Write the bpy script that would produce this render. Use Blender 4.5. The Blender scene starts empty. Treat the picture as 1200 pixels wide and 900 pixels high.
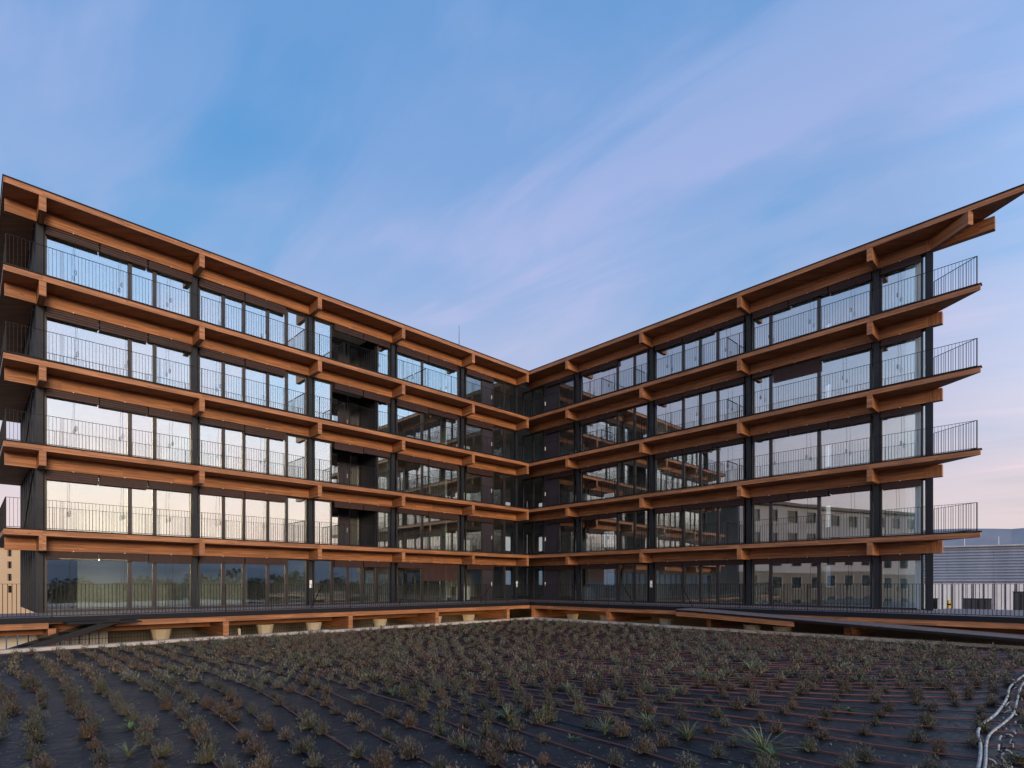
import bpy, bmesh, math, random
from mathutils import Vector, noise as mnoise
random.seed(11)
SC = bpy.context.scene
COL = SC.collection
R = math.radians

# ------------------------------------------------------------------ camera, sky, sun, exposure
FPX = 664.0; CX = 600.0; HY = 684.6          # focal length, centre and horizon, in pixels of the 1200 px photograph
cam = bpy.data.objects.new('camera', bpy.data.cameras.new('camera'))
COL.objects.link(cam); SC.camera = cam
cam.data.sensor_width = 36.0
cam.data.lens = 36.0 * FPX / 1200.0
cam.data.shift_y = (HY - 450.0) / 1200.0
cam.location = (0, 0, 0); cam.rotation_euler = (R(90), 0, 0)
cam.data.clip_start = 0.1; cam.data.clip_end = 20000

SUN_AZ = R(148.0)       # clockwise from +Y
SUN_EL = R(9.0)
SC.view_settings.view_transform = 'Standard'
SC.view_settings.look = 'None'
SC.view_settings.gamma = 1.0
SC.view_settings.exposure = 0.0
SC.render.filter_size = 1.05

def build_world():
    w = bpy.data.worlds.new('World'); SC.world = w; w.use_nodes = True
    nt = w.node_tree; nt.nodes.clear()
    N = nt.nodes.new; L = nt.links.new
    out = N('ShaderNodeOutputWorld'); bg = N('ShaderNodeBackground')
    sky = N('ShaderNodeTexSky'); sky.sky_type = 'NISHITA'; sky.sun_disc = False
    sky.sun_elevation = SUN_EL; sky.sun_rotation = SUN_AZ
    sky.air_density = 1.0; sky.dust_density = 0.6; sky.ozone_density = 3.0
    tc = N('ShaderNodeTexCoord')
    sep = N('ShaderNodeSeparateXYZ'); L(tc.outputs['Generated'], sep.inputs[0])
    def math_(op, a, b=None, clamp=False):
        m = N('ShaderNodeMath'); m.operation = op; m.use_clamp = clamp
        for i, v in ((0, a), (1, b)):
            if v is None: continue
            if isinstance(v, (int, float)): m.inputs[i].default_value = v
            else: L(v, m.inputs[i])
        return m.outputs[0]
    def ramp(fac, stops, interp='LINEAR'):
        r = N('ShaderNodeValToRGB'); r.color_ramp.interpolation = interp
        e = r.color_ramp.elements
        while len(e) < len(stops): e.new(0.5)
        for el, (p, c) in zip(e, stops):
            el.position = p; el.color = (*c, 1) if len(c) == 3 else c
        L(fac, r.inputs[0]); return r.outputs[0]
    def mix(fac, a, b, mode='MIX'):
        m = N('ShaderNodeMix'); m.data_type = 'RGBA'; m.blend_type = mode; m.clamp_factor = True
        if isinstance(fac, (int, float)): m.inputs[0].default_value = fac
        else: L(fac, m.inputs[0])
        for i, v in ((6, a), (7, b)):
            if isinstance(v, tuple): m.inputs[i].default_value = (*v, 1)
            else: L(v, m.inputs[i])
        return m.outputs[2]
    z = math_('MAXIMUM', sep.outputs[2], 0.0)
    # tinted Nishita: the clear evening blue
    base = mix(1.0, sky.outputs[0], (SKY_TINT[0], SKY_TINT[1], SKY_TINT[2]), 'MULTIPLY')
    # elevation profile of thin evening haze lit lilac / peach low down
    tw = ramp(z, TWILIGHT, 'EASE')
    hz = ramp(z, [(0.0, (HAZE_LOW,)*3), (0.30, (.92,)*3), (0.52, (.88,)*3), (0.72, (.85,)*3), (1.0, (.8,)*3)])
    base = mix(hz, base, tw)
    # the sunset quarter: brighter cream and peach toward the horizon
    sd = N('ShaderNodeVectorMath'); sd.operation = 'DOT_PRODUCT'
    L(tc.outputs['Generated'], sd.inputs[0]); sd.inputs[1].default_value = (math.sin(SUN_AZ), math.cos(SUN_AZ), 0)
    lo = math_('MULTIPLY_ADD', sd.outputs['Value'], 0.74); lo.node.inputs[2].default_value = 0.14; lo.node.use_clamp = True
    hi = math_('MULTIPLY_ADD', sd.outputs['Value'], 0.70); hi.node.inputs[2].default_value = 0.25; hi.node.use_clamp = True
    az = mix(ramp(z, [(.10, (0, 0, 0)), (.30, (1, 1, 1))], 'EASE'), lo, hi)
    glow = ramp(z, GLOW, 'EASE')
    gf = math_('MULTIPLY', az, ramp(z, [(0, (1,)*3), (.22, (.95,)*3), (.5, (.7,)*3), (.95, (0,)*3)]))
    base = mix(gf, base, glow)
    # high thin cloud streaks, projected on a flat layer
    inv = math_('DIVIDE', 1.0, math_('ADD', z, 0.16))
    px = math_('MULTIPLY', sep.outputs[0], inv); py = math_('MULTIPLY', sep.outputs[1], inv)
    cmb = N('ShaderNodeCombineXYZ'); L(px, cmb.inputs[0]); L(py, cmb.inputs[1])
    mp = N('ShaderNodeMapping'); L(cmb.outputs[0], mp.inputs[0])
    mp.vector_type = 'TEXTURE'
    mp.inputs['Rotation'].default_value = (0, 0, R(141)); mp.inputs['Scale'].default_value = (2.4, 0.85, 1.0)
    mp.inputs['Location'].default_value = CLOUD_LOC
    n1 = N('ShaderNodeTexNoise'); n1.inputs['Scale'].default_value = 1.15; n1.inputs['Detail'].default_value = 9
    n1.inputs['Roughness'].default_value = 0.52; n1.inputs['Distortion'].default_value = 0.45
    L(mp.outputs[0], n1.inputs['Vector'])
    n2 = N('ShaderNodeTexNoise'); n2.inputs['Scale'].default_value = 3.6; n2.inputs['Detail'].default_value = 6
    n2.inputs['Distortion'].default_value = 0.8; L(mp.outputs[0], n2.inputs['Vector'])
    cf = ramp(math_('ADD', math_('MULTIPLY', n1.outputs[0], 0.68), math_('MULTIPLY', n2.outputs[0], 0.32)),
              [(0.37, (0, 0, 0)), (0.48, (.42,)*3), (0.60, (1.0,)*3)], 'EASE')
    ccol = mix(gf, ramp(z, CLOUDCOL), ramp(z, [(0.0, (22.0, 14.0, 11.5)), (0.12, (26.0, 20.0, 17.5)), (0.25, (22.0, 19.5, 20.5)), (0.45, (12.5, 15.5, 22.0)), (0.8, (5.0, 8.0, 13.0))]))
    base = mix(math_('MULTIPLY', cf, CLOUD_AMT), base, ccol)
    L(base, bg.inputs[0]); bg.inputs[1].default_value = SKY_STR
    L(bg.outputs[0], out.inputs[0])

SKY_STR = 0.1
SKY_TINT = (0.7, 0.88, 1.0)
HAZE_LOW = 0.92
# radiances before the 0.1 strength
TWILIGHT = [(0.0, (8.2, 6.6, 6.3)), (0.10, (7.4, 6.6, 6.9)), (0.22, (5.6, 6.0, 7.7)), (0.36, (3.6, 5.1, 7.9)), (0.48, (2.1, 4.4, 7.9)), (0.60, (1.35, 3.75, 7.6)), (0.72, (0.95, 3.3, 7.1)), (1.0, (0.7, 2.6, 6.3))]
GLOW = [(0.0, (22.0, 15.5, 11.5)), (0.10, (26.5, 21.5, 17.0)), (0.20, (22.0, 22.0, 22.0)), (0.30, (13.5, 18.5, 24.5)), (0.45, (8.0, 16.0, 26.0)), (0.8, (3.0, 7.0, 13.0))]
CLOUDCOL = [(0.0, (9.6, 7.2, 6.8)), (0.25, (7.4, 6.7, 8.2)), (0.50, (4.7, 5.2, 8.2)), (0.72, (2.7, 4.2, 7.6)), (1.0, (2.2, 3.8, 7.0))]
CLOUD_AMT = 0.84
CLOUD_LOC = (4.4, 3.1, 0)
build_world()

sun = bpy.data.objects.new('sun', bpy.data.lights.new('sun', 'SUN'))
COL.objects.link(sun)
sun.data.energy = 2.3; sun.data.angle = R(13); sun.data.color = (1.0, 0.73, 0.46)
sd_ = Vector((math.sin(SUN_AZ) * math.cos(SUN_EL), math.cos(SUN_AZ) * math.cos(SUN_EL), math.sin(SUN_EL)))
sun.rotation_euler = sd_.to_track_quat('Z', 'Y').to_euler()
sun.location = (60, -40, 40)

# ------------------------------------------------------------------ materials
def mat(name, base, rough=0.6, metal=0.0, spec=0.5):
    m = bpy.data.materials.new(name); m.use_nodes = True
    b = m.node_tree.nodes['Principled BSDF']
    b.inputs['Base Color'].default_value = (*base, 1)
    b.inputs['Roughness'].default_value = rough
    b.inputs['Metallic'].default_value = metal
    b.inputs['Specular IOR Level'].default_value = spec
    return m, m.node_tree, b

def noisy(name, c1, c2, scale=3.0, rough=0.7, bump=0.0, stretch=(1, 1, 1), coord='Object', bscale=None, detail=6, spec=0.4, metal=0.0, rvar=0.0, objrand=0.0):
    m, nt, b = mat(name, c1, rough, metal, spec)
    N = nt.nodes.new; L = nt.links.new
    tc = N('ShaderNodeTexCoord'); mp = N('ShaderNodeMapping'); mp.inputs['Scale'].default_value = stretch
    L(tc.outputs[coord], mp.inputs[0])
    n = N('ShaderNodeTexNoise'); n.inputs['Scale'].default_value = scale; n.inputs['Detail'].default_value = detail
    n.inputs['Roughness'].default_value = 0.62
    L(mp.outputs[0], n.inputs['Vector'])
    r = N('ShaderNodeValToRGB'); r.color_ramp.elements[0].position = 0.32; r.color_ramp.elements[1].position = 0.68
    r.color_ramp.elements[0].color = (*c1, 1); r.color_ramp.elements[1].color = (*c2, 1)
    L(n.outputs[0], r.inputs[0])
    col = r.outputs[0]
    if objrand > 0:
        oi = N('ShaderNodeObjectInfo'); mr = N('ShaderNodeMapRange')
        mr.inputs['To Min'].default_value = 1 - objrand; mr.inputs['To Max'].default_value = 1 + objrand
        L(oi.outputs['Random'], mr.inputs[0])
        mx = N('ShaderNodeMix'); mx.data_type = 'RGBA'; mx.blend_type = 'MULTIPLY'; mx.inputs[0].default_value = 1
        L(col, mx.inputs[6]); L(mr.outputs[0], mx.inputs[7]); col = mx.outputs[2]
    L(col, b.inputs['Base Color'])
    if rvar > 0:
        mr = N('ShaderNodeMapRange'); mr.inputs['To Min'].default_value = rough - rvar; mr.inputs['To Max'].default_value = rough + rvar
        L(n.outputs[0], mr.inputs[0]); L(mr.outputs[0], b.inputs['Roughness'])
    if bump > 0:
        n2 = N('ShaderNodeTexNoise'); n2.inputs['Scale'].default_value = bscale or scale * 3; n2.inputs['Detail'].default_value = 5
        L(mp.outputs[0], n2.inputs['Vector'])
        bp = N('ShaderNodeBump'); bp.inputs['Strength'].default_value = bump; bp.inputs['Distance'].default_value = 0.03
        L(n2.outputs[0], bp.inputs['Height']); L(bp.outputs[0], b.inputs['Normal'])
    return m

def wood(name, dark, light, knot=(0.10, 0.035, 0.015), lam=0.045):
    """glued laminated timber: UV u runs along the piece in metres"""
    m, nt, b = mat(name, light, 0.55, 0, 0.35)
    N = nt.nodes.new; L = nt.links.new
    uv = N('ShaderNodeUVMap'); uv.uv_map = 'UVMap'
    mp = N('ShaderNodeMapping'); mp.inputs['Scale'].default_value = (0.7, 20, 1); L(uv.outputs[0], mp.inputs[0])
    g = N('ShaderNodeTexNoise'); g.inputs['Scale'].default_value = 1.6; g.inputs['Detail'].default_value = 8; g.inputs['Roughness'].default_value = 0.6
    g.inputs['Distortion'].default_value = 0.6; L(mp.outputs[0], g.inputs['Vector'])
    mp2 = N('ShaderNodeMapping'); mp2.inputs['Scale'].default_value = (0.55, 1.0 / lam, 1); L(uv.outputs[0], mp2.inputs[0])
    vr = N('ShaderNodeTexWhiteNoise'); vr.noise_dimensions = '2D'
    fl = N('ShaderNodeVectorMath'); fl.operation = 'FLOOR'; L(mp2.outputs[0], fl.inputs[0]); L(fl.outputs[0], vr.inputs['Vector'])
    r = N('ShaderNodeValToRGB'); r.color_ramp.elements[0].position = 0.30; r.color_ramp.elements[1].position = 0.70
    r.color_ramp.elements[0].color = (*dark, 1); r.color_ramp.elements[1].color = (*light, 1); L(g.outputs[0], r.inputs[0])
    mr = N('ShaderNodeMapRange'); mr.inputs['To Min'].default_value = 0.72; mr.inputs['To Max'].default_value = 1.2; L(vr.outputs['Value'], mr.inputs[0])
    mx = N('ShaderNodeMix'); mx.data_type = 'RGBA'; mx.blend_type = 'MULTIPLY'; mx.inputs[0].default_value = 1
    L(r.outputs[0], mx.inputs[6]); L(mr.outputs[0], mx.inputs[7])
    # broad weathering, varies from piece to piece
    mp3 = N('ShaderNodeMapping'); mp3.inputs['Scale'].default_value = (0.5, 1.6, 1); L(uv.outputs[0], mp3.inputs[0])
    bn = N('ShaderNodeTexNoise'); bn.inputs['Scale'].default_value = 1.3; bn.inputs['Detail'].default_value = 4; L(mp3.outputs[0], bn.inputs['Vector'])
    oi = N('ShaderNodeObjectInfo'); ad = N('ShaderNodeMath'); ad.operation = 'MULTIPLY_ADD'; ad.inputs[1].default_value = 0.22
    L(oi.outputs['Random'], ad.inputs[0]); L(bn.outputs[0], ad.inputs[2])
    mr2 = N('ShaderNodeMapRange'); mr2.inputs['From Min'].default_value = 0.25; mr2.inputs['From Max'].default_value = 0.95
    mr2.inputs['To Min'].default_value = 0.66; mr2.inputs['To Max'].default_value = 1.28; L(ad.outputs[0], mr2.inputs[0])
    mx2 = N('ShaderNodeMix'); mx2.data_type = 'RGBA'; mx2.blend_type = 'MULTIPLY'; mx2.inputs[0].default_value = 1
    L(mx.outputs[2], mx2.inputs[6]); L(mr2.outputs[0], mx2.inputs[7])
    # knots
    mp4 = N('ShaderNodeMapping'); mp4.inputs['Scale'].default_value = (1.5, 5.0, 1); L(uv.outputs[0], mp4.inputs[0])
    vo = N('ShaderNodeTexVoronoi'); vo.inputs['Scale'].default_value = 1.0; L(mp4.outputs[0], vo.inputs['Vector'])
    kr = N('ShaderNodeValToRGB'); kr.color_ramp.elements[0].position = 0.03; kr.color_ramp.elements[0].color = (.8,)*3 + (1,)
    kr.color_ramp.elements[1].position = 0.12; kr.color_ramp.elements[1].color = (0, 0, 0, 1); L(vo.outputs['Distance'], kr.inputs[0])
    mx3 = N('ShaderNodeMix'); mx3.data_type = 'RGBA'; L(kr.outputs[0], mx3.inputs[0]); L(mx2.outputs[2], mx3.inputs[6]); mx3.inputs[7].default_value = (*knot, 1)
    L(mx3.outputs[2], b.inputs['Base Color'])
    bp = N('ShaderNodeBump'); bp.inputs['Strength'].default_value = 0.25; bp.inputs['Distance'].default_value = 0.004
    L(g.outputs[0], bp.inputs['Height']); L(bp.outputs[0], b.inputs['Normal'])
    return m

def glass(name, tint, f0, rough=0.0):
    m = bpy.data.materials.new(name); m.use_nodes = True
    nt = m.node_tree; nt.nodes.clear(); N = nt.nodes.new; L = nt.links.new
    out = N('ShaderNodeOutputMaterial'); mx = N('ShaderNodeMixShader'); tr = N('ShaderNodeBsdfTransparent'); gl = N('ShaderNodeBsdfGlossy')
    tr.inputs[0].default_value = (*tint, 1); gl.inputs[0].default_value = (0.93, 0.97, 1.0, 1); gl.inputs['Roughness'].default_value = rough
    lw = N('ShaderNodeLayerWeight'); lw.inputs[0].default_value = 0.5
    pw = N('ShaderNodeMath'); pw.operation = 'POWER'; L(lw.outputs['Facing'], pw.inputs[0]); pw.inputs[1].default_value = 4.0
    ma = N('ShaderNodeMath'); ma.operation = 'MULTIPLY_ADD'; L(pw.outputs[0], ma.inputs[0]); ma.inputs[1].default_value = 1 - f0; ma.inputs[2].default_value = f0
    # very slight roller-wave in the panes
    tc = N('ShaderNodeTexCoord'); n = N('ShaderNodeTexNoise'); n.inputs['Scale'].default_value = 0.7; n.inputs['Detail'].default_value = 1
    L(tc.outputs['Object'], n.inputs['Vector'])
    bp = N('ShaderNodeBump'); bp.inputs['Strength'].default_value = 0.05; bp.inputs['Distance'].default_value = 0.02
    L(n.outputs[0], bp.inputs['Height']); L(bp.outputs[0], gl.inputs['Normal'])
    L(ma.outputs[0], mx.inputs[0]); L(tr.outputs[0], mx.inputs[1]); L(gl.outputs[0], mx.inputs[2]); L(mx.outputs[0], out.inputs[0])
    return m

def emit(name, c, s):
    m = bpy.data.materials.new(name); m.use_nodes = True
    nt = m.node_tree; nt.nodes.clear()
    o = nt.nodes.new('ShaderNodeOutputMaterial'); e = nt.nodes.new('ShaderNodeEmission')
    e.inputs[0].default_value = (*c, 1); e.inputs[1].default_value = s
    nt.links.new(e.outputs[0], o.inputs[0]); return m

M = {}
M['wood'] = wood('glulam timber', (0.19, 0.070, 0.028), (0.47, 0.208, 0.090))
M['soffit'] = wood('timber soffit boards', (0.21, 0.082, 0.036), (0.42, 0.185, 0.082), lam=0.12)
M['steel'] = noisy('dark grey painted steel', (0.014, 0.017, 0.023), (0.021, 0.025, 0.032), 2.0, 0.5, spec=0.22)
M['frame'] = noisy('dark brown window frame', (0.022, 0.019, 0.021), (0.032, 0.026, 0.027), 3.0, 0.4)
M['rail'] = mat('black railing steel', (0.008, 0.008, 0.010), 0.6, 0, 0.25)[0]
M['cap'] = mat('dark metal flashing', (0.009, 0.010, 0.013), 0.65, 0.0, 0.2)[0]
M['blind'] = noisy('red brown wooden blind', (0.030, 0.013, 0.013), (0.052, 0.021, 0.019), 6.0, 0.6, objrand=.15)
M['cord'] = mat('dark blind cord', (0.03, 0.02, 0.02), 0.8)[0]
M['white'] = mat('white enamel', (0.8, 0.8, 0.78), 0.4)[0]
M['glass'] = glass('coated window glass', (0.92, 0.97, 0.96), 0.31)
M['clearglass'] = glass('clear window glass', (0.93, 0.98, 0.98), 0.10)
M['iwall'] = noisy('off white plaster', (0.60, 0.62, 0.60), (0.68, 0.70, 0.68), 0.8, 0.8)
M['ifloor'] = noisy('interior floor', (0.16, 0.13, 0.11), (0.22, 0.18, 0.15), 1.5, 0.5)
M['dpanel'] = noisy('dark aubergine door panel', (0.028, 0.025, 0.036), (0.038, 0.034, 0.048), 1.2, 0.5)
M['kitchen'] = noisy('pale kitchen front', (0.45, 0.50, 0.50), (0.52, 0.56, 0.56), 1.0, 0.4)
M['clad'] = noisy('charcoal wall cladding', (0.017, 0.019, 0.025), (0.026, 0.028, 0.035), 1.5, 0.6, spec=0.2)
M['deck'] = noisy('grey timber decking', (0.14, 0.11, 0.108), (0.21, 0.17, 0.165), 4.0, 0.65, stretch=(1, 1, 1))
M['concrete'] = noisy('pale concrete', (0.36, 0.31, 0.26), (0.50, 0.44, 0.38), 2.5, 0.85, bump=0.4, bscale=14)
M['cream'] = noisy('cream concrete', (0.38, 0.33, 0.23), (0.46, 0.40, 0.29), 2.0, 0.8)
M['ground'] = noisy('gravelly ground', (0.10, 0.095, 0.085), (0.17, 0.16, 0.14), 0.6, 0.95, bump=0.3)
def curtain_mat():
    m, nt, b = mat('thin white curtain', (0.8, 0.82, 0.80), 0.9)
    t = nt.nodes.new('ShaderNodeBsdfTranslucent'); t.inputs[0].default_value = (0.85, 0.88, 0.86, 1)
    mx = nt.nodes.new('ShaderNodeMixShader'); mx.inputs[0].default_value = 0.6; o = nt.nodes['Material Output']
    nt.links.new(b.outputs[0], mx.inputs[1]); nt.links.new(t.outputs[0], mx.inputs[2]); nt.links.new(mx.outputs[0], o.inputs[0]); return m
M['curtain'] = curtain_mat()
M['lamp'] = emit('warm lamp', (1.0, 0.72, 0.32), 26)
M['darkglass'] = mat('dark reflecting window pane', (0.008, 0.009, 0.012), 0.06)[0]
M['strip'] = emit('interior strip light', (1.0, 0.86, 0.62), 5)

def membrane_mat():
    m, nt, b = mat('weed control membrane', (0.028, 0.03, 0.042), 0.5, 0, 0.4)
    N = nt.nodes.new; L = nt.links.new
    tc = N('ShaderNodeTexCoord')
    n = N('ShaderNodeTexNoise'); n.inputs['Scale'].default_value = 0.5; n.inputs['Detail'].default_value = 9; n.inputs['Roughness'].default_value = 0.65; L(tc.outputs['Object'], n.inputs['Vector'])
    r = N('ShaderNodeValToRGB'); e = r.color_ramp.elements
    e[0].position = .35; e[0].color = (0.006, 0.0055, 0.006, 1); e[1].position = .7; e[1].color = (0.017, 0.0155, 0.016, 1); L(n.outputs[0], r.inputs[0])
    # dust and soil spilled on the sheet
    n3 = N('ShaderNodeTexNoise'); n3.inputs['Scale'].default_value = 2.2; n3.inputs['Detail'].default_value = 8; n3.inputs['Roughness'].default_value = .7; L(tc.outputs['Object'], n3.inputs['Vector'])
    r3 = N('ShaderNodeValToRGB'); r3.color_ramp.elements[0].position = .56; r3.color_ramp.elements[0].color = (0, 0, 0, 1); r3.color_ramp.elements[1].position = .78; r3.color_ramp.elements[1].color = (.8, .8, .8, 1); L(n3.outputs[0], r3.inputs[0])
    mx = N('ShaderNodeMix'); mx.data_type = 'RGBA'; L(r3.outputs[0], mx.inputs[0]); L(r.outputs[0], mx.inputs[6]); mx.inputs[7].default_value = (0.042, 0.034, 0.028, 1)
    L(mx.outputs[2], b.inputs['Base Color'])
    mr = N('ShaderNodeMapRange'); mr.inputs['To Min'].default_value = .30; mr.inputs['To Max'].default_value = .70; L(n3.outputs[0], mr.inputs[0]); L(mr.outputs[0], b.inputs['Roughness'])
    n2 = N('ShaderNodeTexNoise'); n2.inputs['Scale'].default_value = 3.2; n2.inputs['Detail'].default_value = 6; n2.inputs['Distortion'].default_value = 1.2; L(tc.outputs['Object'], n2.inputs['Vector'])
    bp = N('ShaderNodeBump'); bp.inputs['Strength'].default_value = .6; bp.inputs['Distance'].default_value = .06; L(n2.outputs[0], bp.inputs['Height']); L(bp.outputs[0], b.inputs['Normal'])
    return m
M['membrane'] = membrane_mat()

def leafmat(name, c1, c2, rough=0.7):
    m = noisy(name, c1, c2, 9.0, rough, objrand=0.25)
    return m
M['heather'] = [leafmat('brown heather sprigs', (0.064, 0.050, 0.034), (0.130, 0.102, 0.070)),
                leafmat('olive heather sprigs', (0.056, 0.053, 0.030), (0.116, 0.109, 0.064)),
                leafmat('rust heather sprigs', (0.066, 0.046, 0.030), (0.128, 0.088, 0.058)),
                leafmat('grey green sprigs', (0.062, 0.059, 0.042), (0.124, 0.118, 0.086))]
M['grass'] = leafmat('green grass blades', (0.085, 0.105, 0.045), (0.20, 0.23, 0.11))
M['weed'] = leafmat('bright weed leaves', (0.05, 0.085, 0.03), (0.11, 0.155, 0.06))
M['hose'] = noisy('red brown drip hose', (0.095, 0.036, 0.030), (0.14, 0.055, 0.045), 2.0, 0.5)
M['blackhose'] = mat('black hose', (0.02, 0.02, 0.024), 0.45)[0]
M['pipe'] = noisy('dusty white pipe', (0.20, 0.185, 0.17), (0.55, 0.54, 0.52), 7.0, 0.65)

# ------------------------------------------------------------------ mesh helpers
class Frame:
    def __init__(s, C, A, B, flip): s.C = C; s.A = A; s.B = B; s.flip = flip
    def p(s, t, o, z): return (s.C[0] + t * s.A[0] + o * s.B[0], s.C[1] + t * s.A[1] + o * s.B[1], z)

C0 = (1.116, 37.06)
A = (-0.71958, -0.69441); Bv = (0.69441, -0.71958)      # along the left wing / along the right wing
LW = Frame(C0, A, Bv, False)                              # t along left wing, o outward
RW = Frame(C0, Bv, A, True)                               # t along right wing, o outward
WORLD = Frame((0, 0), (1, 0), (0, 1), False)

class MB:
    def __init__(s): s.v = []; s.f = []; s.uv = []
    def face(s, pts, uvs):
        n = len(s.v); s.v.extend(pts); s.f.append(tuple(range(n, n + len(pts)))); s.uv.extend(uvs)
    def box(s, fr, t0, t1, o0, o1, z0, z1):
        if t1 < t0: t0, t1 = t1, t0
        if o1 < o0: o0, o1 = o1, o0
        if z1 < z0: z0, z1 = z1, z0
        d = (t1 - t0, o1 - o0, z1 - z0)
        ax = max(range(3), key=lambda i: d[i])
        ro, rp = random.random() * 40, random.random() * 40
        P = lambda i, j, k: (t1 if i else t0, o1 if j else o0, z1 if k else z0)
        quads = (((0,0,0),(0,1,0),(1,1,0),(1,0,0)), ((0,0,1),(1,0,1),(1,1,1),(0,1,1)), ((0,0,0),(1,0,0),(1,0,1),(0,0,1)),
                 ((0,1,0),(0,1,1),(1,1,1),(1,1,0)), ((0,0,0),(0,0,1),(0,1,1),(0,1,0)), ((1,0,0),(1,1,0),(1,1,1),(1,0,1)))
        nax = (2, 2, 1, 1, 0, 0)
        for q, na in zip(quads, nax):
            pts = [P(*c) for c in q]
            rest = [i for i in range(3) if i != na]
            if ax in rest: ua = ax; va = [i for i in rest if i != ax][0]
            else: ua, va = rest
            uv = [(p[ua] + ro, p[va] + rp) for p in pts]
            w = [fr.p(*p) for p in pts]
            if fr.flip: w.reverse(); uv.reverse()
            s.face(w, uv)
        return s
    def prism(s, pts, z0, z1):
        """vertical prism over a polygon of world xy points"""
        ar = sum(pts[i][0] * pts[(i + 1) % len(pts)][1] - pts[(i + 1) % len(pts)][0] * pts[i][1] for i in range(len(pts)))
        if ar < 0: pts = pts[::-1]
        s.face([(x, y, z1) for x, y in pts], [(x, y) for x, y in pts])
        s.face([(x, y, z0) for x, y in pts[::-1]], [(x, y) for x, y in pts[::-1]])
        for i in range(len(pts)):
            a, b = pts[i], pts[(i + 1) % len(pts)]
            l = math.hypot(b[0] - a[0], b[1] - a[1])
            s.face([(a[0], a[1], z0), (b[0], b[1], z0), (b[0], b[1], z1), (a[0], a[1], z1)], [(0, z0), (l, z0), (l, z1), (0, z1)])
        return s
    def hexa(s, b4, t4):
        """box from four bottom and four top points (counter-clockwise from above)"""
        s.face(b4[::-1], [(0, 0), (1, 0), (1, 1), (0, 1)]); s.face(t4, [(0, 0), (1, 0), (1, 1), (0, 1)])
        for i in range(4):
            j = (i + 1) % 4
            l = (Vector(b4[i]) - Vector(b4[j])).length
            s.face([b4[i], b4[j], t4[j], t4[i]], [(0, 0), (l, 0), (l, .2), (0, .2)])
        return s
    def bar(s, p, q, w=0.02, h=None, n=4):
        p = Vector(p); q = Vector(q); d = (q - p); L = d.length
        if L < 1e-6: return s
        d.normalize()
        up = Vector((0, 0, 1)) if abs(d.z) < 0.9 else Vector((A[0], A[1], 0))
        x = d.cross(up).normalized(); y = x.cross(d).normalized(); h = h or w
        ring = [(math.cos(2 * math.pi * (i + .5) / n), math.sin(2 * math.pi * (i + .5) / n)) for i in range(n)]
        k = 1 / math.cos(math.pi / n)
        r0 = [tuple(p + x * (a * w / 2 * k) + y * (b * h / 2 * k)) for a, b in ring]
        r1 = [tuple(q + x * (a * w / 2 * k) + y * (b * h / 2 * k)) for a, b in ring]
        for i in range(n):
            j = (i + 1) % n
            s.face([r0[j], r0[i], r1[i], r1[j]], [(0, i / n), (0, (i + 1) / n), (L, (i + 1) / n), (L, i / n)])
        s.face(r0, [(0, 0)] * n); s.face(r1[::-1], [(0, 0)] * n)
        return s
    def tube(s, pts, r, n=6, close=True):
        pts = [Vector(p) for p in pts]; rings = []; acc = 0
        for i, p in enumerate(pts):
            d = (pts[min(i + 1, len(pts) - 1)] - pts[max(i - 1, 0)]).normalized()
            up = Vector((0, 0, 1)) if abs(d.z) < 0.9 else Vector((1, 0, 0))
            x = d.cross(up).normalized(); y = x.cross(d).normalized()
            rr = r[i] if isinstance(r, (list, tuple)) else r
            rings.append([tuple(p + x * (rr * math.cos(2 * math.pi * k / n)) + y * (rr * math.sin(2 * math.pi * k / n))) for k in range(n)])
        for i in range(len(rings) - 1):
            l = (pts[i + 1] - pts[i]).length
            for k in range(n):
                j = (k + 1) % n
                s.face([rings[i][j], rings[i][k], rings[i + 1][k], rings[i + 1][j]], [(acc, k / n), (acc, j / n), (acc + l, j / n), (acc + l, k / n)])
            acc += l
        if close:
            s.face(rings[0], [(0, 0)] * n); s.face(rings[-1][::-1], [(0, 0)] * n)
        return s
    def lathe(s, c, prof, n=12):
        for i in range(len(prof) - 1):
            (r0, z0), (r1, z1) = prof[i], prof[i + 1]
            for k in range(n):
                a, b = 2 * math.pi * k / n, 2 * math.pi * (k + 1) / n
                q = [(c[0] + r * math.cos(t), c[1] + r * math.sin(t), c[2] + z) for r, t, z in ((r0, a, z0), (r0, b, z0), (r1, b, z1), (r1, a, z1))]
                s.face(q, [(0, 0), (1, 0), (1, 1), (0, 1)])
        return s
    def mesh(s, name, m, off=(0, 0, 0), smooth=False):
        me = bpy.data.meshes.new(name)
        me.from_pydata([(a - off[0], b - off[1], c - off[2]) for a, b, c in s.v], [], s.f)
        uvl = me.uv_layers.new(name='UVMap')
        flat = [x for uv in s.uv for x in uv]
        uvl.data.foreach_set('uv', flat)
        me.materials.append(m)
        if smooth: me.polygons.foreach_set('use_smooth', [True] * len(me.polygons))
        me.update(); return me
    def build(s, name, m, parent=None, loc=None, smooth=False):
        """one object. With a parent the mesh is placed in the frame of the parent's root."""
        off = (0, 0, 0)
        if parent is not None:
            r = parent
            while r.parent: r = r.parent
            off = tuple(r.location)
        elif loc: off = loc
        o = bpy.data.objects.new(name, s.mesh(name, m, off, smooth)); COL.objects.link(o)
        if parent is not None: o.parent = parent
        elif loc: o.location = loc
        return o

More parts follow.
